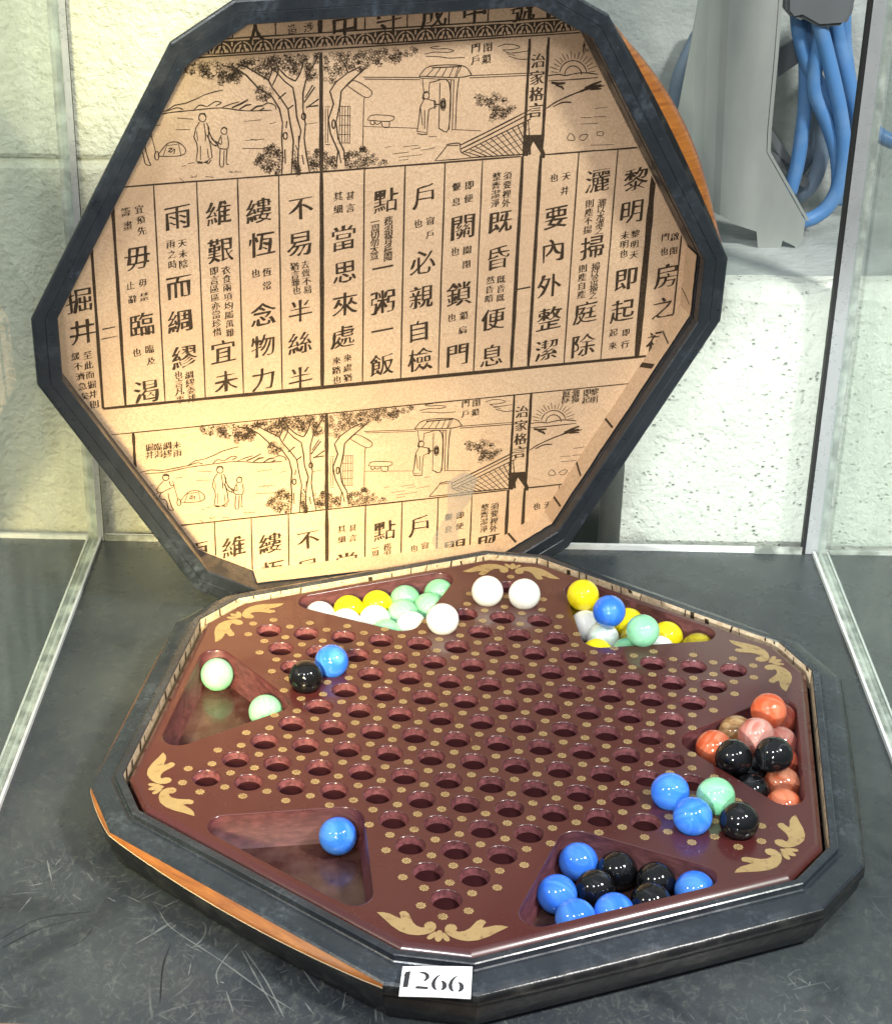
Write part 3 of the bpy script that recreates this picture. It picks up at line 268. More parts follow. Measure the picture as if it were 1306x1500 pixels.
SMALL = [["至",-7.916,-0.766],["此",-7.9,-1.056],["而",-7.883,-1.348],["掘",-7.867,-1.641],["井",-7.85,-1.936],["則",-7.833,-2.234],["緩",-8.226,-0.775],["不",-8.188,-1.069],["濟",-8.15,-1.365],["急",-8.112,-1.662],["矣",-8.073,-1.962],["宜",-6.31,3.187],["預",-6.291,2.89],["先",-6.272,2.591],["籌",-6.664,3.142],["畫",-6.633,2.77],["毋",-6.331,1.157],["禁",-6.316,0.77],["止",-6.658,1.11],["辭",-6.626,0.721],["臨",-6.251,-0.754],["及",-6.233,-1.117],["也",-6.604,-0.818],["天",-5.24,2.165],["未",-5.234,1.88],["陰",-5.228,1.594],["雨",-5.544,2.172],["之",-5.53,1.887],["時",-5.516,1.601],["綢",-5.216,-1.627],["繆",-5.201,-1.861],["委",-5.186,-2.096],["排",-5.17,-2.332],["也",-5.514,-1.597],["言",-5.506,-1.843],["凡",-5.498,-2.091],["事",-5.49,-2.34],["衣",-4.112,1.321],["食",-4.105,1.067],["兩",-4.097,0.811],["項",-4.089,0.554],["均",-4.081,0.295],["屬",-4.073,0.035],["萬",-4.065,-0.227],["難",-4.057,-0.49],["即",-4.441,1.313],["言",-4.436,1.067],["區",-4.432,0.82],["區",-4.427,0.571],["亦",-4.422,0.321],["當",-4.418,0.07],["珍",-4.413,-0.182],["惜",-4.408,-0.436],["恆",-3.016,1.165],["常",-3.024,0.776],["也",-3.329,1.154],["去",-1.98,1.285],["聲",-1.963,1.044],["不",-1.947,0.801],["易",-1.93,0.558],["猶",-2.276,1.253],["言",-2.26,1.025],["難",-2.244,0.796],["也",-2.228,0.566],["甚",-0.76,3.104],["言",-0.758,2.766],["其",-1.089,3.112],["細",-1.089,2.756],["來",-0.816,-1.564],["處",-0.815,-1.864],["猶",-0.814,-2.166],["來",-1.123,-1.616],["路",-1.123,-1.905],["也",-1.123,-2.197],["務",0.282,2.338],["須",0.281,2.132],["親",0.281,1.925],["身",0.28,1.717],["檢",0.28,1.508],["閱",0.279,1.298],["一",-0.09,2.331],["周",-0.091,2.137],["切",-0.093,1.941],["勿",-0.094,1.745],["大",-0.096,1.548],["意",-0.097,1.351],["窗",1.425,2.223],["戶",1.416,1.839],["也",1.088,2.175],["即",2.463,3.126],["便",2.459,2.767],["偃",2.108,3.117],["息",2.123,2.7],["關",2.478,1.3],["閉",2.474,0.887],["也",2.135,1.291],["鎖",2.454,-0.616],["扃",2.431,-1.043],["也",2.105,-0.643],["須",3.507,3.307],["要",3.507,3.056],["裡",3.507,2.803],["外",3.507,2.548],["整",3.206,3.312],["齊",3.205,3.067],["潔",3.204,2.821],["淨",3.203,2.573],["既",3.481,0.359],["昏",3.484,0.087],["既",3.488,-0.185],["然",3.17,0.367],["昏",3.163,0.097],["暗",3.156,-0.175],["天",5.146,3.16],["井",5.134,2.761],["也",4.803,3.149],["灑",6.204,2.347],["以",6.2,2.148],["水",6.197,1.949],["灌",6.193,1.749],["之",6.189,1.549],["則",5.857,2.337],["塵",5.856,2.091],["不",5.855,1.845],["揚",5.854,1.597],["掃",6.172,0.497],["以",6.168,0.286],["帚",6.165,0.074],["掃",6.161,-0.139],["之",6.157,-0.353],["則",5.8,0.47],["塵",5.805,0.214],["自",5.81,-0.043],["塵",5.816,-0.301],["黎",7.244,1.36],["明",7.251,1.051],["天",7.259,0.741],["未",6.95,1.345],["明",6.953,1.077],["也",6.956,0.808],["即",7.222,-1.594],["行",7.232,-1.954],["起",6.854,-1.558],["來",6.867,-1.96],["啟",8.408,1.181],["閉",8.411,0.76],["門",8.13,1.185],["也",8.131,0.765],["一",4.101,0.041],["二",-7.296,-0.173],["閉",2.809,6.766],["鎖",2.789,6.47],["門",2.494,6.77],["戶",2.49,6.465],["未",-5.765,6.392],["雨",-5.76,6.132],["綢",-6.034,6.393],["繆",-6.03,6.144],["臨",-6.293,6.392],["渴",-6.288,6.162],["掘",-6.534,6.395],["井",-6.53,6.159],["黎",6.319,6.743],["明",6.322,6.492],["即",6.084,6.734],["起",6.07,6.502],["灑",5.752,6.769],["掃",5.751,6.57],["庭",5.478,6.782],["除",5.475,6.599]]
MID = [["治",4.177,6.338],["家",4.178,5.898],["格",4.178,5.469],["言",4.178,5.037]]
TOPROW = [["人",-3.168,7.503],["中",-0.919,7.533],["守",0.218,7.598],["成",1.362,7.699],["中",2.427,7.719],["造",-2.255,7.548],["涉",-1.84,7.573],["號",3.682,7.695]]
TAPE = [[2.156,-5.794],[2.658,-5.515],[3.079,-5.79],[2.899,-6.451],[2.468,-7.089],[2.576,-7.801],[1.924,-8.308],[1.74,-7.696],[2.19,-6.824]]
TEAR = [[-4.263,-8.09],[-3.99,-8.43],[-3.825,-8.288],[-3.693,-8.681],[-3.799,-8.856],[-3.999,-8.735]]
WELL_MARBLES = {'L': [('mint', -7.032, 1.803, -0.47), ('mint', -5.414, 0.275, -0.469)], 'FL': [('blue', -2.73, -4.519, -0.47)], 'FR': [('blue', 2.619, -4.541, -0.47), ('blue', 2.238, -5.762, -0.464), ('blue', 2.673, -6.5, -0.468), ('blue', 3.461, -6.166, -0.469), ('blue', 5.108, -5.197, -0.413), ('black', 3.47, -4.706, -0.469), ('black', 4.291, -4.943, -0.469), ('black', 3.026, -5.43, -0.469), ('black', 4.202, -5.751, -0.414)], 'R': [('orange', 6.771, 1.251, 0.254), ('red', 7.103, 1.792, -0.325), ('pink', 6.468, 0.247, 0.163), ('amber', 6.048, 0.882, -0.227), ('orange', 5.521, 0.21, -0.266), ('black', 5.934, -0.758, 0.144), ('black', 6.818, -0.787, 0.338), ('pink', 7.087, 0.946, -0.464), ('red', 7.108, 0.085, -0.469), ('black', 6.351, -0.344, -0.478), ('black', 6.379, -1.193, -0.471), ('redbrown', 7.083, -0.77, -0.473), ('orange', 7.077, -1.688, -0.468)], 'BR': [('yellow', 2.049, 6.422, 0.199), ('amberyellow', 1.953, 6.938, -0.475), ('blue', 2.789, 5.284, 0.395), ('white', 2.182, 5.943, -0.481), ('milk', 2.681, 5.274, -0.451), ('yellow', 2.561, 4.436, -0.463), ('mint', 3.691, 4.553, 0.302), ('yellow', 3.297, 6.263, -0.478), ('amberyellow', 3.532, 5.469, -0.474), ('mint', 3.356, 4.66, -0.476), ('yellow', 4.337, 5.675, -0.469), ('white', 4.142, 4.892, -0.478), ('amberyellow', 5.151, 5.2, -0.476)], 'BL': [('white', -4.971, 5.245, -0.474), ('yellow', -4.252, 5.714, -0.475), ('yellow', -3.525, 6.127, -0.476), ('white', -4.194, 4.91, -0.443), ('white', -3.461, 5.291, -0.476), ('mint', -2.814, 6.551, -0.481), ('mint', -2.755, 5.736, -0.474), ('milk', -2.413, 5.019, -0.431), ('mint', -3.058, 4.572, -0.473), ('mint', -2.105, 6.228, -0.476), ('mint', -1.927, 7.056, -0.475)]}
CABLES = {'A': [5.1, 'bright', [(20.26, 15.59), (20.31, 15.05), (20.45, 14.35), (20.75, 13.53), (21.28, 12.69), (21.74, 11.85), (22.11, 11.05), (22.27, 10.42), (22.13, 9.66), (21.8, 9.13)]], 'B': [4.7, 'bright', [(20.61, 15.66), (20.75, 15.13), (21.11, 14.16), (21.5, 13.06), (21.82, 12.06), (22.03, 11.05), (22.02, 10.01), (21.76, 9.31), (21.35, 8.95), (20.86, 8.8)]], 'C': [5.5, 'bright', [(21.39, 15.51), (21.53, 14.54), (21.78, 13.72), (22.11, 12.83), (22.45, 11.87), (22.7, 10.95)]], 'D': [5.3, 'bright', [(20.55, 14.9), (20.75, 13.59), (20.87, 12.37), (20.88, 11.34), (20.84, 10.42), (20.71, 9.54)]], 'E': [6.1, 'dull', [(20.84, 14.75), (21.13, 13.14), (21.52, 11.95), (21.69, 10.91), (21.64, 10.08), (21.42, 9.49), (21.0, 9.12)]], 'F': [6.4, 'dull', [(21.51, 12.22), (21.55, 11.35), (21.36, 10.47), (20.98, 9.7), (20.68, 9.28)]], 'H': [6.2, 'dull', [(22.01, 13.4), (22.37, 12.27), (22.62, 11.12), (22.82, 9.94)]], 'I': [4.9, 'bright', [(20.89, 15.62), (21.03, 14.5), (20.98, 13.52), (21.04, 12.68), (21.49, 11.79), (21.87, 10.88), (22.03, 9.95), (21.9, 9.37)]], 'J': [5.7, 'bright', [(21.73, 15.47), (21.83, 14.33), (22.05, 13.23), (22.38, 12.1), (22.55, 11.13), (22.5, 10.08), (22.19, 9.13)]], 'G': [5.1, 'bright', [(22.79, 11.63), (23.15, 11.34), (23.8, 11.06), (24.44, 10.83)]], 'L': [7.0, 'dull', [(17.84, 13.91), (17.63, 13.4), (17.44, 12.88), (17.33, 12.42), (17.27, 11.72), (17.18, 11.01)]]}
BRACKET = [(17.39, 15.91), (16.97, 12.03), (16.83, 10.55), (17.38, 9.92), (18.42, 9.26), (18.7, 9.18), (18.83, 9.0), (19.61, 8.74), (19.73, 8.06), (20.35, 8.07), (20.4, 8.47), (20.84, 8.27), (20.99, 8.49), (21.0, 9.08), (19.66, 11.14), (19.62, 11.81), (19.6, 13.9), (19.55, 15.91)]
CLAMP = [(19.81, 15.71), (19.88, 15.08), (20.09, 14.86), (20.32, 14.92), (20.83, 14.65), (21.55, 14.7), (21.71, 14.92), (21.77, 15.29), (21.72, 15.71)]
BARS = [[(19.79, 13.67), (20.54, 14.12), (20.62, 13.37), (19.87, 12.81)], [(19.91, 11.29), (19.95, 11.52), (20.79, 10.42), (20.66, 10.07)], [(20.03, 10.65), (20.08, 10.77), (21.3, 9.9), (21.28, 9.63), (21.1, 9.66)]]
# ================================================================ the setting
AZ = math.radians(6.9); XB = Vector((math.cos(AZ), math.sin(AZ), 0)); NB = Vector((-math.sin(AZ), math.cos(AZ), 0)); O0 = Vector((-12.79, 10.46, -Z0))
def CF(a, b, z):                        # case frame: a along the back edge, b behind it, z above the shelf
    q = O0+XB*a+NB*b; return W(q.x, q.y, q.z+z)
SCRATCH = [[(-6.4, -6.63), (-5.9, -6.09)], [(-6.37, -6.62), (-5.9, -7.19), (-4.65, -8.01), (-3.53, -8.81), (-2.77, -9.29)], [(-6.56, -7.83), (-6.02, -7.1)], [(-4.38, -7.4), (-4.54, -7.89), (-4.62, -8.41), (-4.5, -8.78)], [(-4.26, -7.63), (-3.63, -8.63), (-3.06, -9.49)], [(-4.19, -7.62), (-3.53, -8.51), (-2.95, -9.51)], [(-3.09, -7.68), (-2.54, -8.44), (-2.37, -8.65)], [(-1.86, -8.36), (-1.83, -9.08)], [(-2.63, -8.98), (-2.37, -9.32)], [(-9.36, -5.32), (-9.0, -6.07)], [(-9.47, -6.33), (-9.16, -6.16)], [(-9.11, -5.51), (-9.06, -5.2)], [(-7.22, -6.27), (-6.77, -6.47)], [(-4.29, -8.94), (-3.99, -9.56)], [(-4.49, -8.68), (-4.38, -8.71)], [(-5.22, -8.21), (-5.18, -8.61)], [(-8.33, -5.61), (-8.06, -5.91)], [(-7.62, -6.4), (-7.36, -6.52)], [(-6.81, -6.31), (-6.45, -5.91)], [(-1.2, -8.78), (-1.09, -9.32)], [(-1.09, -8.8), (-0.95, -9.3)], [(-9.37, -7.26), (-9.27, -6.69)], [(-8.41, -6.43), (-8.14, -6.6)]]
SCUFF = [[(-9.47, -8.2), (-8.89, -7.4), (-7.82, -6.93)], [(-9.37, -8.49), (-8.72, -7.69), (-8.08, -7.25)], [(-5.54, -9.55), (-5.78, -8.42), (-5.8, -7.7)]]

bm = bmesh.new(); box(bm, (-26, -21.5, -1.2), (48, .25, 0), CF)
def inside_box(x, y): return x*x+y*y < 92
def scuff(pts, w, mi, z):
    p = [q.xy for q in smooth_line([(a, c, 0) for a, c in pts], 5)] if len(pts) > 2 else [Vector(pts[0]).lerp(Vector(pts[1]), t/4) for t in range(5)]; L = []
    for i, q in enumerate(p):
        t = (p[min(i+1, len(p)-1)]-p[max(i-1, 0)]).normalized(); nn = Vector((-t.y, t.x))*w*random.uniform(.4, 1.2)*(.25 if i in (0, len(p)-1) else 1); L.append((bm.verts.new(W(q.x+nn.x, q.y+nn.y, z-Z0)), bm.verts.new(W(q.x-nn.x, q.y-nn.y, z-Z0))))
    for (a, c), (e, f) in zip(L, L[1:]): bm.faces.new((a, c, f, e)).material_index = mi
for i, l in enumerate(SCRATCH): scuff(l, .018, 1, .004+.0002*i)
for i, l in enumerate(SCUFF): scuff(l, .016, 2, .003)
for i in range(24):
    x, y = random.uniform(-11.5, 9.5), random.uniform(-11, 11)
    if inside_box(x, y) or (y > 0 and i % 3): continue
    a = random.uniform(0, 6.28); l = random.choice((.15, .25, .4, .8)); scuff([(x, y), (x+l*.5*math.cos(a), y+l*.5*math.sin(a)), (x+l*math.cos(a+.2), y+l*math.sin(a+.2))], .010, random.choice((1, 1, 2)), .0035)
tag(obj('shelf', bm, [m_shelf, m_scratch, m_scuff]), kind='structure')
# block wall behind
wall = empty('block_wall', CF(10, 6, -12)); tag(wall, 'rough pale plastered block wall with a ledge behind the glass case', 'wall')
bm = bmesh.new(); 
for z0, z1, s in ((-25, 11.38, 1), (11.56, 45, 2)):                 # two courses of blocks with a rough joint between
    N = 60; prf = [(2.0, z0), (1.56, z0), (1.5, z0+.12), (1.5, z1-.12), (1.56, z1), (2.0, z1)]; rows = []
    for bb, z in prf: rows.append([bm.verts.new(CF(-40+k*.82, bb+.03*noise.noise(Vector((k*.7, z, s))), z+.05*noise.noise(Vector((k*.9, s*4, bb))))) for k in range(N)])
    for p, q in zip(rows, rows[1:]):
        for k in range(N-1): bm.faces.new((p[k], p[k+1], q[k+1], q[k]))
box(bm, (-40, 1.64, 11.3), (8.3, 9, 11.65), CF); bmesh.ops.recalc_face_normals(bm, faces=bm.faces[:]); obj('plastered_wall', bm, m_plaster, wall)
bm = bmesh.new(); box(bm, (8.0, 7.5, -25), (60, 10, 45), CF); obj('recessed_wall', bm, m_concrete, wall)
bm = bmesh.new(); bmesh.ops.create_grid(bm, x_segments=1, y_segments=1, size=1); bm.clear()
pr = [(.7, -25), (.7, 7.3), (.74, 7.7), (.88, 7.98), (1.15, 8.14), (1.6, 8.2), (7.7, 8.3)]
for (b0, z0), (b1, z1) in zip(pr, pr[1:]):
    N = 30; rows = []
    for b, z in ((b0, z0), (b1, z1)):
        rows.append([bm.verts.new(CF(15.85+k*1.2, b, z+((.10 if z > 8.1 else .28)*noise.noise(Vector((k*.9, b, 3))) if z > 0 else 0))) for k in range(N)])
    for k in range(N-1):
        f = bm.faces.new((rows[0][k], rows[0][k+1], rows[1][k+1], rows[1][k]))
        f.material_index = 1 if b1 > 7 else 0
vs = [bm.verts.new(CF(15.85, b, z)) for b, z in pr+[(7.7, -25)]]; bm.faces.new(vs)
bmesh.ops.remove_doubles(bm, verts=bm.verts[:], dist=1e-5); bmesh.ops.recalc_face_normals(bm, faces=bm.faces[:])
obj('block_ledge', bm, [m_wall, m_concrete], wall)
# bracket, cables
br = empty('wall_bracket', CF(19.5, 3.9, 8.2)); tag(br, 'dusty grey sheet metal bracket standing on the wall ledge beside the blue cables', 'bracket')
bm = bmesh.new(); prism(bm, [(a, -z) for a, z in BRACKET], 3.9, 4.0, lambda a, z, b: Vector((a, -z, b)))
for ca in (18.0, 18.35, 18.7, 18.9): bmesh.ops.bisect_plane(bm, geom=bm.verts[:]+bm.edges[:]+bm.faces[:], plane_co=(ca, 0, 0), plane_no=(1, .045, 0), dist=1e-5)
for v in bm.verts:                      # folded sheet: the middle band bends back, the right part steps forward again
    t = v.co.x+.045*v.co.y; dep = min(max(t-18.0, 0), .35)*.5+min(max(t-18.7, 0), .2)*-.5; v.co = CF(v.co.x, v.co.z+dep, v.co.y)
obj('bracket_plate', bm, m_bracket, br)
bm = bmesh.new(); q = [p for p in BRACKET if p[0] > 19.4][-5:]; q = sorted(q, key=lambda p: -p[1])
prism(bm, [(a+.03, -z) for a, z in q]+[(a+.13, -z) for a, z in q[::-1]], 4.01, 4.8, lambda a, z, b: CF(a, b, -z)); obj('bracket_flange', bm, m_bracket, br)
for i, p in enumerate(BARS):
    bm = bmesh.new(); prism(bm, [(a, -z) for a, z in p], 5.6, 5.8, lambda a, z, b: CF(a, b, -z))
    tag(obj('steel_strap', bm, m_dark), ('dark steel strap high up between the grey bracket and the blue cables', 'thin dark steel strap low down behind the bracket edge', 'short dark steel strap lying lowest beside the bracket edge')[i], 'strap', 'dark straps behind the bracket')
bm = bmesh.new(); prism(bm, [(a, -z) for a, z in CLAMP], 4.3, 5.6, lambda a, z, b: CF(a, b, -z)); bmesh.ops.bevel(bm, geom=bm.edges[:], offset=.1*S, segments=2, affect='EDGES'); tag(obj('cable_clamp', bm, m_dark), 'dark clamp at the top of the picture holding the bundle of blue cables', 'clamp')
CL = {'A': 'leftmost long bright blue cable hanging from the dark clamp', 'B': 'thick blue cable hanging down the middle of the bundle to the ledge', 'C': 'blue cable at the right of the bundle beside the case post', 'D': 'straight blue cable dropping toward the bracket foot', 'E': 'dusty grey blue cable curling behind the bright ones', 'F': 'dull cable bending behind the bundle towards the bracket foot', 'H': 'dull cable behind the right side of the bundle', 'I': 'blue cable weaving through the middle of the bundle', 'J': 'blue cable bowing outward along the right edge of the bundle', 'G': 'blue cable end seen through the glass right of the case post', 'L': 'dull blue cable peeking out left of the grey bracket'}
for k, (b, kind, p) in CABLES.items():
    bm = bmesh.new(); tube(bm, [CF(q.x, b, q.y) for q in smooth_line([(a, z, 0) for a, z in p])], (.22 if kind == 'bright' else .24)*S)
    tag(obj('cable', bm, m_cable if kind == 'bright' else m_cable2, smooth=True), CL[k], 'cable', 'cables on the wall behind the case')

# ================================================================ the glass display case
case = empty('display_case', CF(10.7, -10, 0)); tag(case, 'glass display case with aluminium corner posts around the open board game', 'display case')
WD = 21.5
def case_part(name, lo, hi, m):
    bm = bmesh.new(); box(bm, lo, hi, CF); return obj(name, bm, m, case)
case_part('glass_panel', (-.36, -21.3, .13), (-.12, -.1, 34), m_glass)
case_part('glass_panel', (WD+.12, -21.3, .13), (WD+.36, -.1, 34), m_glass)
case_part('corner_post', (-.44, .0, .01), (-.06, .34, 36), m_seal)
case_part('corner_post_bead', (-.06, .0, .01), (.02, .30, 36), m_gap)
case_part('corner_post_bead', (-.12, -.06, .01), (.06, -.003, 36), m_steel)
case_part('corner_post', (WD-.20, .0, .01), (WD+.20, .34, 36), m_steel)
case_part('corner_post_bead', (WD-.30, .02, .01), (WD-.203, .30, 36), m_gap)
case_part('corner_post_bead', (WD+.203, .02, .01), (WD+.38, .25, 36), m_seal)
for x0, sgn in ((0, -1), (WD, 1)):
    def xx(a, b): return (min(x0+sgn*a, x0+sgn*b), max(x0+sgn*a, x0+sgn*b))
    for nm, a, b, h, m in (('edge_bead', 0, .07, .14, m_white), ('edge_channel', .073, .40, .07, m_seal), ('edge_bead', .403, .46, .12, m_white)):
        u, v = xx(a, b); case_part(nm, (u, -21.35, .004), (v, -.08, h), m)
case_part('back_rail', (-8, .0, .004), (-.45, .12, .13), m_white); case_part('back_rail', (.08, .0, .004), (WD-.31, .12, .17), m_white); case_part('back_rail', (WD+.39, .0, .004), (WD+12, .12, .10), m_seal)
case_part('rail_joint', (.1, -.05, .004), (1.7, -.003, .2), m_seal); case_part('rail_joint', (WD-1.7, -.05, .004), (WD-.31, -.003, .24), m_seal)
case_part('front_edge', (-20, -21.75, -1.2), (WD+20, -21.503, .02), m_brown)

# ================================================================ twelve-sided outlines
def corners(ae, ac):
    w = (ae-ac*math.cos(math.pi/6))/math.sin(math.pi/6); out = []
    for k in range(6):
        a = math.radians(60*k)
        for s in (-1, 1): out.append((ac*math.cos(a)-s*w*math.sin(a), ac*math.sin(a)+s*w*math.cos(a)))
    return out
def inside(x, y, ae, ac):
    for k in range(12):
        a = math.radians(30*k)
        if x*math.cos(a)+y*math.sin(a) > (ac if k % 2 == 0 else ae): return False
    return True
# board frame: chamfers face 30+60k degrees, so rotate the outline by 30
def RB(x, y, z): c, s = math.cos(math.pi/6), math.sin(math.pi/6); return W(c*x-s*y, s*x+c*y, z)
LR = Matrix(((0.9241093405257925, 0.018581424562777393, 0.38167611585505656), (0.3820737891196343, -0.061777315114468795, -0.9220646306008123), (0.006445651305330091, 0.9979169775078814, -0.0641884692198268)))
LT = Vector((-3.5370746079482216, 7.8859335261723285, 7.208163906348323))
def LIDO(x, y, m): return LID(x*.988 if x < 0 else x*1.002, y, m)
def LID(x, y, m): q = LT+LR@Vector((x, y, m)); return W(q.x, q.y, q.z)
def ring_sweep(bm, prof, f, mi=0, closed=False):
    rings = [[bm.verts.new(f(x, y, z)) for x, y in corners(ae, ac)] for ae, ac, z in prof]
    pairs = list(zip(rings, rings[1:]))+([(rings[-1], rings[0])] if closed else [])
    for a, b in pairs:
        for k in range(12):
            fc = bm.faces.new((a[k], a[(k+1) % 12], b[(k+1) % 12], b[k])); fc.material_index = mi
    return rings
def wall_seg(bm, k, rows, bow, f, wood_rows=(), edge_rows=(), n=18, dip=0):
    # one side of the box: rows of (ae, ac, z, bulge weight); bow = outward bulge at mid length
    g = []
    for ae, ac, z, gw, dw in rows:
        c = corners(ae, ac); p, q = Vector(c[k]), Vector(c[(k+1) % 12]); nn = Vector((q-p).yx); nn = Vector((nn.x, -nn.y)).normalized()
        row = []
        for i in range(n+1):
            t = i/n; s = math.sin(math.pi*t)**.8 if 0 < t < 1 else 0; v = p.lerp(q, t)+nn*bow*gw*s; row.append(bm.verts.new(f(v.x, v.y, z-dip*dw*s)))
        g.append(row)
    for r, (a, b) in enumerate(zip(g, g[1:])):
        for i in range(n):
            fc = bm.faces.new((a[i], a[i+1], b[i+1], b[i])); fc.material_index = 1 if r in wood_rows else 2 if r in edge_rows else 0

# ================================================================ the tray of the game box
tray = empty('game_box', W(0, 0, -Z0)); tag(tray, 'black twelve-sided wooden game box base holding the marble board', 'game box')
bm = bmesh.new()
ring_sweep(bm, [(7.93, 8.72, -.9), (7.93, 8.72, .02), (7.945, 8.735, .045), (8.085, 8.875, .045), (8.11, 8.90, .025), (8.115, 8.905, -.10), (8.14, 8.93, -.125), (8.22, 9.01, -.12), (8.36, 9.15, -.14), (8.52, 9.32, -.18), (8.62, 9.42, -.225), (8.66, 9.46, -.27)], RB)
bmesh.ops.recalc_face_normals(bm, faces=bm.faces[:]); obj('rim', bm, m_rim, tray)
# wall k runs along normal 30+60k-30..: odd index = long side
for k in range(12):
    longside = k % 2 == 1
    nang = (k//2)*60+30+(30 if longside else 0)          # direction the side faces on the board
    nang %= 360
    bow, dip, wood = {240: (.17, .13, 1), 180: (.07, .05, 1), 120: (.03, .03, 1), 60: (.12, .05, 0), 0: (.10, .05, 0), 300: (.06, .0, 0)}[nang] if longside else (.0, 0, 0)
    if nang == 210: bow, dip, wood = .05, .04, 1
    rows = [(8.66, 9.46, -.27, 0, 0), (8.665, 9.465, -.285, .35, .4), (8.675, 9.475, -.31, .75, .75), (8.68, 9.48, -.33, 1, 1), (8.685, 9.485, -.355, 1.0, 1)]
    if not wood: rows = [(8.66, 9.46, -.27, 0, 0), (8.69, 9.49, -.30, .5, .2), (8.69, 9.49, -.52, 1, .5), (8.64, 9.44, -.56, 1, .6), (8.62, 9.42, -.62, 1, .8)]
    rows += [(8.60, 9.40, -.85, .8, .5), (8.48, 9.28, -1.15, .5, .3), (8.30, 9.10, -1.385, .1, 0)]
    bm = bmesh.new(); wall_seg(bm, k, rows, bow, RB, (0, 1, 2) if wood else (), (3,) if wood else (), dip=dip); bmesh.ops.recalc_face_normals(bm, faces=bm.faces[:])
    o = obj('side_panel', bm, [m_black_side, m_wood, m_edge], tray, smooth=True)
    if wood and longside and nang == 240: o['label'] = 'orange varnished wood side bulging out under the black rim'
bm = bmesh.new(); bm.faces.new([bm.verts.new(RB(x, y, -1.39)) for x, y in corners(8.3, 9.1)]); obj('box_bottom', bm, m_black_side, tray)
# printed paper lining that shows above the board on the inside of the rim
bm = bmesh.new(); ring_sweep(bm, [(7.925, 8.715, -.5), (7.925, 8.715, .02)], RB); lining = obj('lining_paper', bm, m_strip, tray)
bm = bmesh.new(); cs = corners(7.92, 8.71)
for k in range(12):
    p, q = Vector(cs[k]), Vector(cs[(k+1) % 12]); L = (q-p).length; t = .1
    while t < L:
        w = random.choice((.03, .04, .05, .12)); dd = (q-p)/L; a = p+dd*t; b = p+dd*(t+w); sl = random.uniform(-.06, .06); zt = random.choice((.02, .02, -.03)); zb = random.choice((-.25, -.25, -.07))
        if zt > zb: bm.faces.new([bm.verts.new(RB(v.x, v.y, z)) for v, z in ((a, zb), (b, zb), (b+dd*sl, zt), (a+dd*sl, zt))])
        t += random.uniform(.25, .75)
obj('printed_marks', bm, m_ink, lining)

# ================================================================ the playing board
HOLES = []
for i in range(-8, 9):
    for j in range(-8, 9):
        k = -i-j
        if max(i, j, k) <= 4 or min(i, j, k) >= -4: HOLES.append((i+j/2, j*R3/2))
def rounded_tri(inset=0, n=8):
    # storage well seen from the board centre along -x, corners rounded
    V = [Vector((-4.5-inset*1.45, 0)), Vector((-7.5+inset, 2.84-inset*2.3)), Vector((-7.5+inset, -2.84+inset*2.3))]; rad = (.48, .42, .42); out = []
    for i in range(3):
        p, a, b = V[i], (V[i-1]-V[i]).normalized(), (V[(i+1) % 3]-V[i]).normalized(); h = math.acos(a.dot(b))/2; rr = max(rad[i]-inset*.5, .08)
        c = p+(a+b).normalized()*rr/math.sin(h); s = p+a*rr/math.tan(h)-c; e = p+b*rr/math.tan(h)-c
        a0 = math.atan2(s.y, s.x); a1 = math.atan2(e.y, e.x); dlt = (a1-a0+math.pi) % (2*math.pi)-math.pi
        out += [c+Vector((math.cos(a0+dlt*k/n), math.sin(a0+dlt*k/n)))*rr for k in range(n+1)]
    return out
def rot2(p, deg): a = math.radians(deg); return (p.x*math.cos(a)-p.y*math.sin(a), p.x*math.sin(a)+p.y*math.cos(a))
def rb2(p): return (p[0]*math.cos(math.pi/6)-p[1]*math.sin(math.pi/6), p[0]*math.sin(math.pi/6)+p[1]*math.cos(math.pi/6))
HS = 28; HR = .35
def hole_ring(c, r): return [(c[0]+r*math.cos(2*math.pi*k/HS), c[1]+r*math.sin(2*math.pi*k/HS)) for k in range(HS)]
loops = [[rb2(p) for p in corners(7.62, 8.41)]]+[hole_ring(h, HR) for h in HOLES]+[[rot2(p, 60*k) for p in rounded_tri()] for k in range(6)]
cu = bpy.data.curves.new('fill', 'CURVE'); cu.dimensions = '2D'; cu.fill_mode = 'FRONT'
for lp in loops:
    s_ = cu.splines.new('POLY'); s_.points.add(len(lp)-1); s_.use_cyclic_u = True
    for p, q in zip(s_.points, lp): p.co = (q[0], q[1], 0, 1)
tmp = bpy.data.objects.new('fill', cu); COL.objects.link(tmp); bpy.context.view_layer.update()
me = bpy.data.meshes.new_from_object(tmp.evaluated_get(bpy.context.evaluated_depsgraph_get())); bpy.data.objects.remove(tmp); bpy.data.curves.remove(cu)
board = empty('playing_board', W(0, 0, -.5)); tag(board, 'maroon lacquered six-pointed star marble board with rows of round holes', 'game board')
bm = bmesh.new(); vs = [bm.verts.new(W(v.co.x, v.co.y, 0)) for v in me.vertices]
for p in me.polygons:
    f = bm.faces.new([vs[i] for i in p.vertices]); f.normal_update()
    if f.normal.z < 0: f.normal_flip()
bpy.data.meshes.remove(me)
def skirt(rows, mis, smooth=True):
    rr = [[bm.verts.new(W(x, y, z)) for x, y in pts] for pts, z in rows]
    for (a, b), mi in zip(zip(rr, rr[1:]), mis):
        for k in range(len(a)):
            f = bm.faces.new((a[k], a[(k+1) % len(a)], b[(k+1) % len(a)], b[k])); f.material_index = mi; f.smooth = smooth
    return rr
R12 = lambda a, c: [rb2(p) for p in corners(a, c)]
def bevp(t): x = -.11+.30*(math.sin(t)-math.sin(.38)); z = -.012-.30*(math.cos(.38)-math.cos(t)); return (7.765+x, 8.555+x, z)
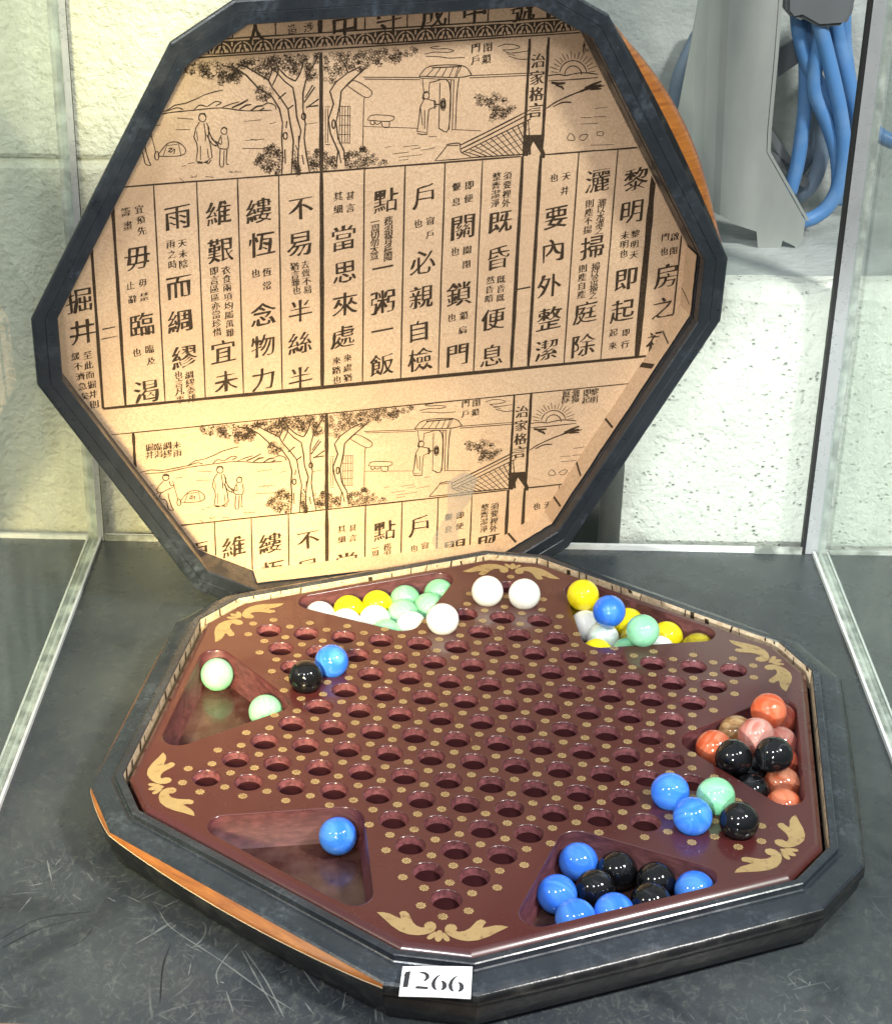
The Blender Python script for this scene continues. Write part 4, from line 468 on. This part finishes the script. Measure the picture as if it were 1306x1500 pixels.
bev = [(7.62, 8.41, 0), (7.64, 8.43, -.004)]+[bevp(math.radians(a)) for a in range(22, 61, 4)]+[(7.785, 8.575, -.19), (7.79, 8.58, -.5)]
for k in range(12):
    rr = [[bm.verts.new(W(*rb2(corners(a, c)[q % 12]), z)) for q in (k, k+1)] for a, c, z in bev]
    for i, (p, q) in enumerate(zip(rr, rr[1:])): bm.faces.new((p[0], p[1], q[1], q[0])).smooth = i < 11
for h in HOLES:
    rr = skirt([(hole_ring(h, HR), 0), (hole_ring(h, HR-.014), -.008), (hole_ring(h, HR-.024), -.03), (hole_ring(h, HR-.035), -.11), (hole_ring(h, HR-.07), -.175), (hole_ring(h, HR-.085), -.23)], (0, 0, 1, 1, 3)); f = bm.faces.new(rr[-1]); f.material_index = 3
for k in range(6):
    w = lambda i: [rot2(p, 60*k) for p in rounded_tri(i)]
    rr = skirt([(w(0), 0), (w(.015), -.008), (w(.025), -.035), (w(.05), -.60), (w(.11), -.63), (w(.115), -.90)], (0, 0, 4, 4, 4)); f = bm.faces.new(rr[-1]); f.material_index = 2
obj('board_panel', bm, [m_maroon, m_hole, m_floor, m_deep, m_well], board)
# gold flowers round every hole and gold leaf ornaments in the corners
FLW = {}
for hx, hy in HOLES:
    for k in range(6):
        a = math.radians(30+60*k); x, y = hx+math.cos(a)/R3, hy+math.sin(a)/R3; FLW[(round(x, 2), round(y, 2))] = (x, y)
bm = bmesh.new()
for x, y in FLW.values():
    x += random.uniform(-.01, .01); y += random.uniform(-.01, .01)
    bm.faces.new([bm.verts.new(W(x+.102*(1+.13*math.cos(8*t))*math.cos(t), y+.102*(1+.13*math.cos(8*t))*math.sin(t), .006)) for t in (2*math.pi*i/32 for i in range(32))])
    for a, b in ((.047, .060),):
        o1 = [bm.verts.new(W(x+b*math.cos(2*math.pi*i/12), y+b*math.sin(2*math.pi*i/12), .010)) for i in range(12)]; o2 = [bm.verts.new(W(x+a*math.cos(2*math.pi*i/12), y+a*math.sin(2*math.pi*i/12), .010)) for i in range(12)]
        for i in range(12):
            if i % 3: f = bm.faces.new((o1[i], o1[(i+1) % 12], o2[(i+1) % 12], o2[i])); f.material_index = 1
    f = bm.faces.new([bm.verts.new(W(x+.016*math.cos(2*math.pi*i/6), y+.016*math.sin(2*math.pi*i/6), .010)) for i in range(6)]); f.material_index = 1
obj('flower_print', bm, [m_gold, m_maroon], board)['kind'] = 'stuff'
LEAF = [(-1.36, -7.60), (-1.22, -7.575), (-1.08, -7.60), (-.95, -7.67), (-.84, -7.72), (-.86, -7.62), (-.90, -7.54), (-.86, -7.48), (-.78, -7.46), (-.70, -7.53), (-.645, -7.66), (-.58, -7.79), (-.49, -7.885), (-.39, -7.925), (-.325, -7.91), (-.34, -7.82), (-.29, -7.73), (-.20, -7.70), (-.115, -7.76), (-.085, -7.87), (-.11, -7.98), (-.18, -8.07), (-.28, -8.13), (-.42, -8.18), (-.60, -8.19), (-.80, -8.12), (-1.0, -7.97), (-1.16, -7.80), (-1.28, -7.68)]
PET = [[(-.085, -7.99), (-.15, -8.06), (-.215, -8.15), (-.235, -8.23), (-.20, -8.275), (-.14, -8.255), (-.085, -8.18), (-.068, -8.07)], [(.082*math.cos(t), -8.13+.185*math.sin(t)) for t in (2*math.pi*i/18 for i in range(18))]]
for k in range(6):
    bm = bmesh.new(); off = 0
    for sgn in (-1, 1):
        for pl in [LEAF, PET[0]]:
            off += .0006; bm.faces.new([bm.verts.new(W(*rot2(Vector((x*-sgn, y)), 60*k), .006+off)) for x, y in pl])
    bm.faces.new([bm.verts.new(W(*rot2(Vector((x, y)), 60*k), .0095)) for x, y in PET[1]])
    bmesh.ops.triangulate(bm, faces=bm.faces[:])
    for f in bm.faces:
        f.normal_update()
        if f.normal.z < 0: f.normal_flip()
    obj('gold_ornament', bm, m_gold, board)

# ================================================================ the lid
PD = 1.25                                                    # depth of the paper inside the lid
lid = empty('box_lid', mat=Matrix.Translation(LID(0, -8.66, -.8))); tag(lid, 'black framed twelve-sided box lid standing upright, lined with Chinese printed paper', 'box lid')
bm = bmesh.new()
ring_sweep(bm, [(8.05, 8.78, -.34), (8.05, 8.78, -.03), (8.075, 8.805, 0), (8.33, 9.10, .004), (8.345, 9.115, -.012), (8.36, 9.13, .004), (8.60, 9.41, -.01), (8.645, 9.455, -.035), (8.66, 9.47, -.08)], LIDO)
bmesh.ops.recalc_face_normals(bm, faces=bm.faces[:]); obj('lid_frame', bm, m_black, lid)
bm = bmesh.new(); ring_sweep(bm, [(8.05, 8.78, -.34), (8.075, 8.805, -.36), (8.075, 8.805, -PD-.05)], LID); obj('inner_wall', bm, m_black, lid)
for k in range(12):
    longside = k % 2 == 1; nang = ((k//2)*60+(30 if longside else 0)) % 360
    bow, wood = {30: (.80, 1), 330: (.03, 0), 90: (.05, 0), 150: (.05, 0), 210: (.02, 0), 270: (.02, 0)}[nang] if longside else (0, 0)
    rows = [(8.66, 9.47, -.08, 0, 0), (8.655, 9.465, -.14, .2, 0), (8.61, 9.42, -.25, .6, 0), (8.53, 9.34, -.42, .9, 0), (8.43, 9.24, -.62, 1, 0), (8.31, 9.12, -.9, .85, 0), (8.2, 9.0, -1.15, .5, 0), (8.16, 8.93, -1.32, .2, 0)]
    bm = bmesh.new(); wall_seg(bm, k, rows, bow, LIDO, (1, 2, 3, 4, 5) if wood else ()); bmesh.ops.recalc_face_normals(bm, faces=bm.faces[:])
    o = obj('side_panel', bm, [m_black_side, m_wood, m_edge], lid, smooth=True)
    if wood: o['label'] = 'orange varnished wood side bulging past the black frame'
bm = bmesh.new(); bm.faces.new([bm.verts.new(LIDO(x, y, -1.32)) for x, y in corners(8.16, 8.93)]); obj('back_panel', bm, m_black_side, lid)
bm = bmesh.new(); bm.faces.new([bm.verts.new(LID(x, y, -PD)) for x, y in corners(8.07, 8.80)]); paper = obj('lining_paper', bm, m_paper, lid)
# paper folded up the inner walls on the right and bottom right
bm = bmesh.new(); cs = corners(8.04, 8.77)
for k in (11, 0, 10, 9):
    p, q = Vector(cs[k]), Vector(cs[(k+1) % 12]); N = 14; L = (q-p).length; dd = (q-p)/L
    hts = [-.50+.035*noise.noise(Vector((k*3.1, i*.7, 0))) for i in range(N+1)]
    lo = [bm.verts.new(LID(*(p.lerp(q, i/N)), -PD)) for i in range(N+1)]; hi = [bm.verts.new(LID(*(p.lerp(q, i/N)), hts[i])) for i in range(N+1)]
    for i in range(N): bm.faces.new((lo[i], lo[i+1], hi[i+1], hi[i]))
    nn = Vector((dd.y, -dd.x)); t = .5
    while t < L-.3 and k != 9:
        wd = random.choice((.05, .07, .16)); sl = random.uniform(-.25, .25); a = p+dd*t-nn*.006; b = a+dd*wd
        bm.faces.new([bm.verts.new(LID(v.x, v.y, z)) for v, z in ((a, -PD+.02), (b, -PD+.02), (b+dd*sl, -.62), (a+dd*sl, -.62))]).material_index = 1; t += random.uniform(.8, 1.9)
obj('folded_paper_edge', bm, [m_paper, m_ink], lid)

# ---- the print: text columns, pictures, border
DT, DX = 10.11, .117
LV = {'art': .004, 'pale': .008, 'text': .006}
def clip(bm, ae=8.045, ac=8.775):
    for k in range(12):
        a = math.radians(30*k); dv = Vector((math.cos(a), math.sin(a), 0))
        bmesh.ops.bisect_plane(bm, geom=bm.verts[:]+bm.edges[:]+bm.faces[:], plane_co=dv*(ac if k % 2 == 0 else ae), plane_no=dv, clear_outer=True, dist=1e-6)
def to_lid(bm):
    for v in bm.verts: v.co = LID(v.co.x, v.co.y, v.co.z-PD)
def ribbon(bm, pts, w, z):
    pts = [Vector(p) for p in pts]; n = len(pts); L, R = [], []
    for i, p in enumerate(pts):
        t = pts[min(i+1, n-1)]-pts[max(i-1, 0)]
        if t.length < 1e-6: t = Vector((1, 0))
        t.normalize(); nn = Vector((-t.y, t.x)); ww = w*.5*random.uniform(.8, 1.15)*(1 if 0 < i < n-1 else .75)
        L.append(bm.verts.new((p.x+nn.x*ww, p.y+nn.y*ww, z))); R.append(bm.verts.new((p.x-nn.x*ww, p.y-nn.y*ww, z)))
    for i in range(n-1): bm.faces.new((L[i], R[i], R[i+1], L[i+1]))
def soft(pts, n=4):
    if len(pts) < 3: return [Vector(p) for p in pts]
    return [q.xy for q in smooth_line([(p[0], p[1], 0) for p in pts], n)]
def inpoly(p, poly):
    c = False; n = len(poly)
    for i in range(n):
        (x1, y1), (x2, y2) = poly[i], poly[i-1]
        if (y1 > p[1]) != (y2 > p[1]) and p[0] < (x2-x1)*(p[1]-y1)/(y2-y1)+x1: c = not c
    return c
LEAFPTS = []
for poly, cnt, size in LEAVES:
    xs = [p[0] for p in poly]; ys = [p[1] for p in poly]; got = 0
    while got < cnt*1.25:
        p = (random.uniform(min(xs), max(xs)), random.uniform(min(ys), max(ys)))
        if inpoly(p, poly): LEAFPTS.append((p, size*random.uniform(.7, 1.15), random.uniform(0, 6.28))); got += 1
def picture(bm, ox, oy):
    sh = lambda pts: [(p[0]+ox, p[1]+oy) for p in pts]
    for (p, sz, a0) in LEAFPTS:
        pts = []
        for i in range(11):
            rr = sz*(.62 if i % 2 == 0 else .26); a = a0+i*2*math.pi/10; pts.append((p[0]+ox+rr*math.cos(a), p[1]+oy+rr*math.sin(a)))
        ribbon(bm, pts, .017, LV['art'])
        if sz > .13: ribbon(bm, [(p[0]+ox, p[1]+oy), (p[0]+ox+sz*.5*math.cos(a0), p[1]+oy+sz*.5*math.sin(a0))], .03, LV['art']+.0003)
    for i, (w, pts) in enumerate(STROKES): ribbon(bm, soft(sh(pts)) if len(pts) < 9 and w < .045 else [Vector(q) for q in sh(pts)], w, LV['art']+.0005+.00002*(i % 40))
    for f in FILLED: bm.faces.new([bm.verts.new((x, y, LV['art']+.0016)) for x, y in sh(f)])
def vline(bm, x, y0, y1, w, z=.0062):
    n = 12; ribbon(bm, [(x+.008*noise.noise(Vector((x*3, i*.8, 1))), y0+(y1-y0)*i/n) for i in range(n+1)], w, z)
def hline(bm, y, x0, x1, w, z=.0066):
    n = 16; ribbon(bm, [(x0+(x1-x0)*i/n, y+.008*noise.noise(Vector((i*.8, y*3, 5)))) for i in range(n+1)], w, z)
COLS = [(-7.605, .085), (-6.99, .085), (-5.91, .04), (-4.80, .04), (-3.74, .04), (-2.66, .04), (-1.53, .12), (-.39, .04), (.70, .04), (1.78, .04), (2.80, .04), (3.90, .10), (4.40, .10), (5.45, .04), (6.54, .04), (7.62, .18), (8.6, .05)]
def grid_lines(bm, ox, oy, top=3.81, bot=-2.39):
    for x, w in COLS: vline(bm, x+ox, bot+oy, (top if w < .15 else 3.2)+oy, w)
    hline(bm, bot+oy, -7.6+ox, 7.9+ox, .10); hline(bm, top+oy, -9+ox, 3.85+ox, .045); hline(bm, top+oy, 4.4+ox, 9+ox, .045)
    vline(bm, -1.53+ox, top+oy, 6.92+oy, .11); vline(bm, 3.92+ox, top+oy, 6.92+oy, .075); vline(bm, 4.42+ox, top+oy, 6.92+oy, .085); vline(bm, -6.95+ox, 5.2+oy, 6.9+oy, .08)
art = bmesh.new(); picture(art, 0, 0); picture(art, DX, -DT); clip(art); to_lid(art); obj('printed_picture', art, m_ink, paper)
ln = bmesh.new(); grid_lines(ln, 0, 0); grid_lines(ln, DX, -DT); hline(ln, 7.41, -6, 6.2, .04)
hline(ln, 6.90-DT, -7.5, 7.6, .035)
for x, w in COLS: vline(ln, x-.02, 7.41, 8.2, w if w < .1 else .12)
# ornamental border: dark band with pale palmettes
ribbon(ln, [(x*.5, 7.19) for x in range(-12, 13)], .31, .0064); hline(ln, 6.99, -6, 6.2, .035)
clip(ln); to_lid(ln); obj('printed_lines', ln, m_ink, paper)
pl = bmesh.new(); x = -5.6
while x < 6:
    for s in (-1, 1):
        ribbon(pl, [(x+s*(.235*math.cos(t)), 7.04+.27*math.sin(t)) for t in (math.radians(a) for a in range(5, 86, 10))], .035, .009)
        pl.faces.new([pl.verts.new((x+s*a, b, .0092)) for a, b in ((.02, 7.25), (.075, 7.24), (.09, 7.16), (.15, 7.12), (.17, 7.065), (.06, 7.07), (.065, 7.13), (.03, 7.19))])
    ribbon(pl, [(x, 7.06), (x, 7.12)], .05, .0094); ribbon(pl, [(x+.26, 7.22), (x+.26, 7.33)], .05, .0096); x += .52
clip(pl); to_lid(pl); obj('printed_border', pl, m_paper, paper)
GL = {}
def glyph(ch):
    if ch not in GL:
        c = bpy.data.curves.new('g', 'FONT'); c.body = ch; c.size = 1; c.resolution_u = 3; o = bpy.data.objects.new('g', c); COL.objects.link(o); bpy.context.view_layer.update()
        m = bpy.data.meshes.new_from_object(o.evaluated_get(bpy.context.evaluated_depsgraph_get()))
        v = [p.co.xy.copy() for p in m.vertices]; f = list({tuple(sorted(p.vertices)): tuple(p.vertices) for p in m.polygons}.values())
        cx = (min(p.x for p in v)+max(p.x for p in v))/2; cy = (min(p.y for p in v)+max(p.y for p in v))/2
        nrm = [Vector((0, 0)) for _ in v]; cnt = {}
        for q in f:
            for a_, b_ in zip(q, q[1:]+q[:1]): cnt.setdefault((min(a_, b_), max(a_, b_)), []).append((a_, b_, q))
        for es in cnt.values():
            if len(es) == 1:                                   # outline edge: push it inward in y so that level strokes come out thinner
                a_, b_, q = es[0]; e_ = v[b_]-v[a_]; m_ = Vector((e_.y, -e_.x)); c_ = sum((v[t] for t in q), Vector((0, 0)))/len(q)
                if m_.dot(c_-v[a_]) > 0: m_ = -m_
                nrm[a_] += m_; nrm[b_] += m_
        for p, q in zip(v, nrm):
            if q.length > 1e-9: q.normalize(); th = .004+.042*noise.noise(Vector((p.x*4.3, p.y*4.3, len(GL)*1.37))); p.y -= q.y*(th+.006); p.x -= q.x*(th-.008)
        GL[ch] = ([Vector((p.x-cx, p.y-cy)) for p in v], f); bpy.data.objects.remove(o); bpy.data.curves.remove(c); bpy.data.meshes.remove(m)
    return GL[ch]
def write(bm, ch, x, y, size, z=.006, shear=.12, bold=.03, tall=1.0):
    v, f = glyph(ch); sd = random.uniform(0, 50); size *= random.uniform(.96, 1.04)
    for dx, dy, dz in ((-bold/2, -.004, 0), (bold/2, .004, .0004), (0, .006, .0008)):
        vs = []
        for p in v:
            nx = noise.noise(Vector((p.x*3.2, p.y*3.2, sd))); ny = noise.noise(Vector((p.x*3.2, p.y*3.2, sd+9)))
            px = p.x+dx+.025*nx; py = (p.y+dy)*tall+.025*ny+shear*p.x-.10*p.x*p.x*.5
            vs.append(bm.verts.new((x+px*size, y+py*size, z+dz)))
        for q in f: bm.faces.new([vs[i] for i in q])
tx = bmesh.new()
for ox, oy in ((0, 0), (DX, -DT)):
    for c, x, y in BIG:
        if inside(x+ox, y+oy, 8.8, 9.5): write(tx, c, x+ox, y+oy, .72 if c != '一' else .62)
    for c, x, y in SMALL:
        if inside(x+ox, y+oy, 8.4, 9.1): write(tx, c, x+ox, y+oy, .25 if not ((c == '二' and x < -6.9) or (c == '一' and x > 3.9)) else .46, bold=.05)
    for c, x, y in MID:
        if inside(x+ox, y+oy, 8.4, 9.1): write(tx, c, x+ox, y+oy, .40, shear=.03, bold=.06)
for c, x, y in TOPROW: write(tx, c, x, y, .72 if c not in '造涉' else .28)
clip(tx); to_lid(tx); obj('printed_lettering', tx, m_ink, paper)
bm = bmesh.new(); tp = [Vector(p) for p in TAPE]; cx = sum((p for p in tp), Vector((0, 0)))/len(tp); cv = bm.verts.new(LID(cx.x, cx.y, -PD+.03)); rg = [bm.verts.new(LID(p.x, p.y, -PD+.012)) for p in tp]
for i in range(len(rg)): bm.faces.new((cv, rg[i], rg[(i+1) % len(rg)]))
obj('clear_tape', bm, m_tape, lid)
bm = bmesh.new(); bm.faces.new([bm.verts.new(LID(x, y, -PD+.0095)) for x, y in TEAR]); obj('torn_patch', bm, m_tear, paper)

# ================================================================ marbles
def sphere_mesh(m):
    bm = bmesh.new(); bmesh.ops.create_uvsphere(bm, u_segments=40, v_segments=24, radius=.43*S); me = bpy.data.meshes.new('marble'); bm.to_mesh(me); bm.free()
    for p in me.polygons: p.use_smooth = True
    me.materials.append(m); return me
SM = {k: sphere_mesh(m) for k, m in MM.items()}
def marble(kind, x, y, z, label):
    o = bpy.data.objects.new('marble', SM[kind]); COL.objects.link(o); o.location = W(x, y, z); o.rotation_euler = [random.uniform(0, 6.28) for _ in range(3)]
    tag(o, label, 'marble', 'glass marbles on the board')
HZ = .276
for kind, x, y, label in (
 ('white', -1.5, 2.5*R3, 'white marble standing in a board hole right beside the back left well'),
 ('white', -.5, 3.5*R3, 'left one of the two white marbles near the back point of the star'),
 ('white', .5, 3.5*R3, 'right one of the two white marbles near the back point of the star'),
 ('blue', -4, R3, 'blue marble in a board hole touching the lone black marble at the left'),
 ('black', -4.5, R3/2, 'black marble in a board hole touching the blue marble at the left'),
 ('blue', 4.5, -1.5*R3, 'streaked blue marble at the left of the four-marble cluster on the right point'),
 ('blue', 5, -2*R3, 'blue marble lowest in the four-marble cluster on the right point'),
 ('mint', 5.5, -1.5*R3, 'bright green marble in the four-marble cluster on the right point'),
 ('black', 6, -2*R3, 'black marble at the right end of the four-marble cluster on the right point')):
    marble(kind, x, y, HZ, label)
LAB = {
 'L': ['green marble in the rear corner of the nearly empty left well', 'green marble half hidden by the front edge of the nearly empty left well'],
 'FL': ['single blue marble in the corner of the otherwise empty front well'],
 'FR': ['dark blue marble in the upper left corner of the blue and black filled well', 'large light blue marble at the far left of the blue and black filled well', 'light blue marble cut off by the front edge of its well, left of two', 'light blue marble cut off by the front edge in the middle of its well', 'blue marble alone at the right end of the blue and black filled well', 'black marble beside the dark blue one at the rear of its well', 'black marble at the rear right of the blue and black filled well', 'greyish black marble in the middle of the blue marbles', 'dark marble nearly hidden behind the front edge of the blue and black filled well'],
 'R': ['bright orange marble on top at the rear of the right well', 'deep red marble under the bright orange one in the rear of the right well', 'shiny pink marble on top in the middle of the right well', 'clear amber marble peeking out behind the pink one in the right well', 'orange marble at the left point of the right well', 'black marble on top at the left of the right well', 'black marble on top at the right of the right well', 'pink marble under the orange and behind the right black marble', 'deep red marble against the outer wall of the right well behind the black one', 'black marble deep below the two top black ones', 'black marble at the front edge of the right well below the others', 'red brown marble at the lower right of the right well', 'orange marble cut off by the front corner of the right well'],
 'BR': ['bright yellow marble on top at the left of the back right well', 'clear yellow marble low in the left corner of the back right well', 'blue marble on top of the yellow and white ones in the back right well', 'white marble against the left wall of the back right well under the yellow', 'milky pale marble beside the white one in the back right well', 'yellow marble cut off by the front edge of the back right well', 'green marble on top in the middle of the back right well', 'yellow marble behind the green one in the back right well', 'clear yellow marble left of and below the green one', 'green marble cut off at the front edge of the back right well', 'yellow marble right of the top green one in the back right well', 'white marble under the right yellow one at the front edge of the back right well', 'clear yellow marble alone at the right end of the back right well'],
 'BL': ['white marble at the left end of the back left well', 'yellow marble next to the white one at the left end of the back left well', 'yellow marble between another yellow and the green ones in the back left well', 'white marble cut off by the front edge below the left yellow one', 'white marble in front of the right yellow one in the back left well', 'pale green marble at the rear of the back left well right of the yellow ones', 'pale green marble in the middle of the back left well', 'milky marble beside the big white one in the back left well', 'pale green marble mostly hidden by the front edge of the back left well', 'pale green marble second from the right end of the back left well', 'pale green marble tucked in the right end of the back left well']}
for k, l in WELL_MARBLES.items():
    for (kind, x, y, z), label in zip(l, LAB[k]): marble(kind, x, y, z, label)

# ================================================================ the numbered tag on the front of the rim
tg = empty('lot_tag', W(.08, -9.1, -.18)); tag(tg, 'small white card printed 1266 stuck on the front corner of the black rim', 'tag')
P0, P1, P2, P3 = Vector((-.59, -9.16, -.03)), Vector((.78, -9.017, .05)), Vector((.825, -9.68, -.19)), Vector((-.57, -9.81, -.225))
def TG(u, v, h=0): q = (P3.lerp(P2, u)).lerp(P0.lerp(P1, u), v); b = math.sin(math.pi*u)*.012+.02*math.sin(math.pi*v); return W(q.x, q.y, q.z+.02+b+h)
bm = bmesh.new(); nu, nv = 16, 8; cr_ = lambda u, v: (u, v)
g = [[bm.verts.new(TG(u/nu, v/nv)) for u in range(nu+1)] for v in range(nv+1)]; g2 = [[bm.verts.new(TG(u/nu, v/nv, -.015)) for u in range(nu+1)] for v in range(nv+1)]
for v in range(nv):
    for u in range(nu):
        if (u in (0, nu-1)) and (v in (0, nv-1)) and False: continue
        bm.faces.new((g[v][u], g[v][u+1], g[v+1][u+1], g[v+1][u])); bm.faces.new((g2[v][u], g2[v+1][u], g2[v+1][u+1], g2[v][u+1]))
bd = [(0, u) for u in range(nu)]+[(v, nu) for v in range(nv)]+[(nv, u) for u in range(nu, 0, -1)]+[(v, 0) for v in range(nv, 0, -1)]
for i in range(len(bd)):
    (a, b), (c, d_) = bd[i], bd[(i+1) % len(bd)]; bm.faces.new((g2[a][b], g2[c][d_], g[c][d_], g[a][b]))
bmesh.ops.recalc_face_normals(bm, faces=bm.faces[:]); card = obj('card', bm, m_tag, tg, smooth=False)
NUM = [[(433, 485), (462, 480), (448, 600), (416, 600), (424, 520), (420, 512)],
 [(533, 490), (552, 485), (580, 490), (602, 508), (604, 528), (590, 545), (566, 558), (582, 535), (583, 515), (570, 500), (548, 494)],
 [(508, 604), (520, 594), (598, 600), (594, 613), (512, 609)],
 [(690, 506), (665, 518), (640, 543), (626, 572), (630, 596), (645, 612), (662, 617), (652, 600), (648, 575), (655, 545), (670, 522)],
 [(698, 552), (718, 556), (734, 574), (734, 594), (718, 611), (696, 617), (706, 602), (709, 582), (706, 565)],
 [(816, 512), (791, 524), (766, 549), (752, 578), (756, 602), (771, 618), (788, 623), (778, 606), (774, 581), (781, 551), (796, 528)],
 [(824, 558), (844, 562), (860, 580), (860, 600), (844, 617), (822, 623), (832, 608), (835, 588), (832, 571)]]
bm = bmesh.new()
for i, (dx, dy) in enumerate(((-3, -2), (3, 2), (3, -2), (-3, 2))):
    for pl_ in NUM:
        q = [((x-640)*1.10+640+dx, (y-550)*1.16+546+dy) for x, y in pl_]; bm.faces.new([bm.verts.new(TG((x-362)/578-(680-y)/9000, (678-y)/265, .006+i*.0008)) for x, y in q])
bmesh.ops.triangulate(bm, faces=bm.faces[:])
for f in bm.faces:
    f.normal_update()
    if f.normal.z < 0: f.normal_flip()
obj('printed_number', bm, m_tagink, card)
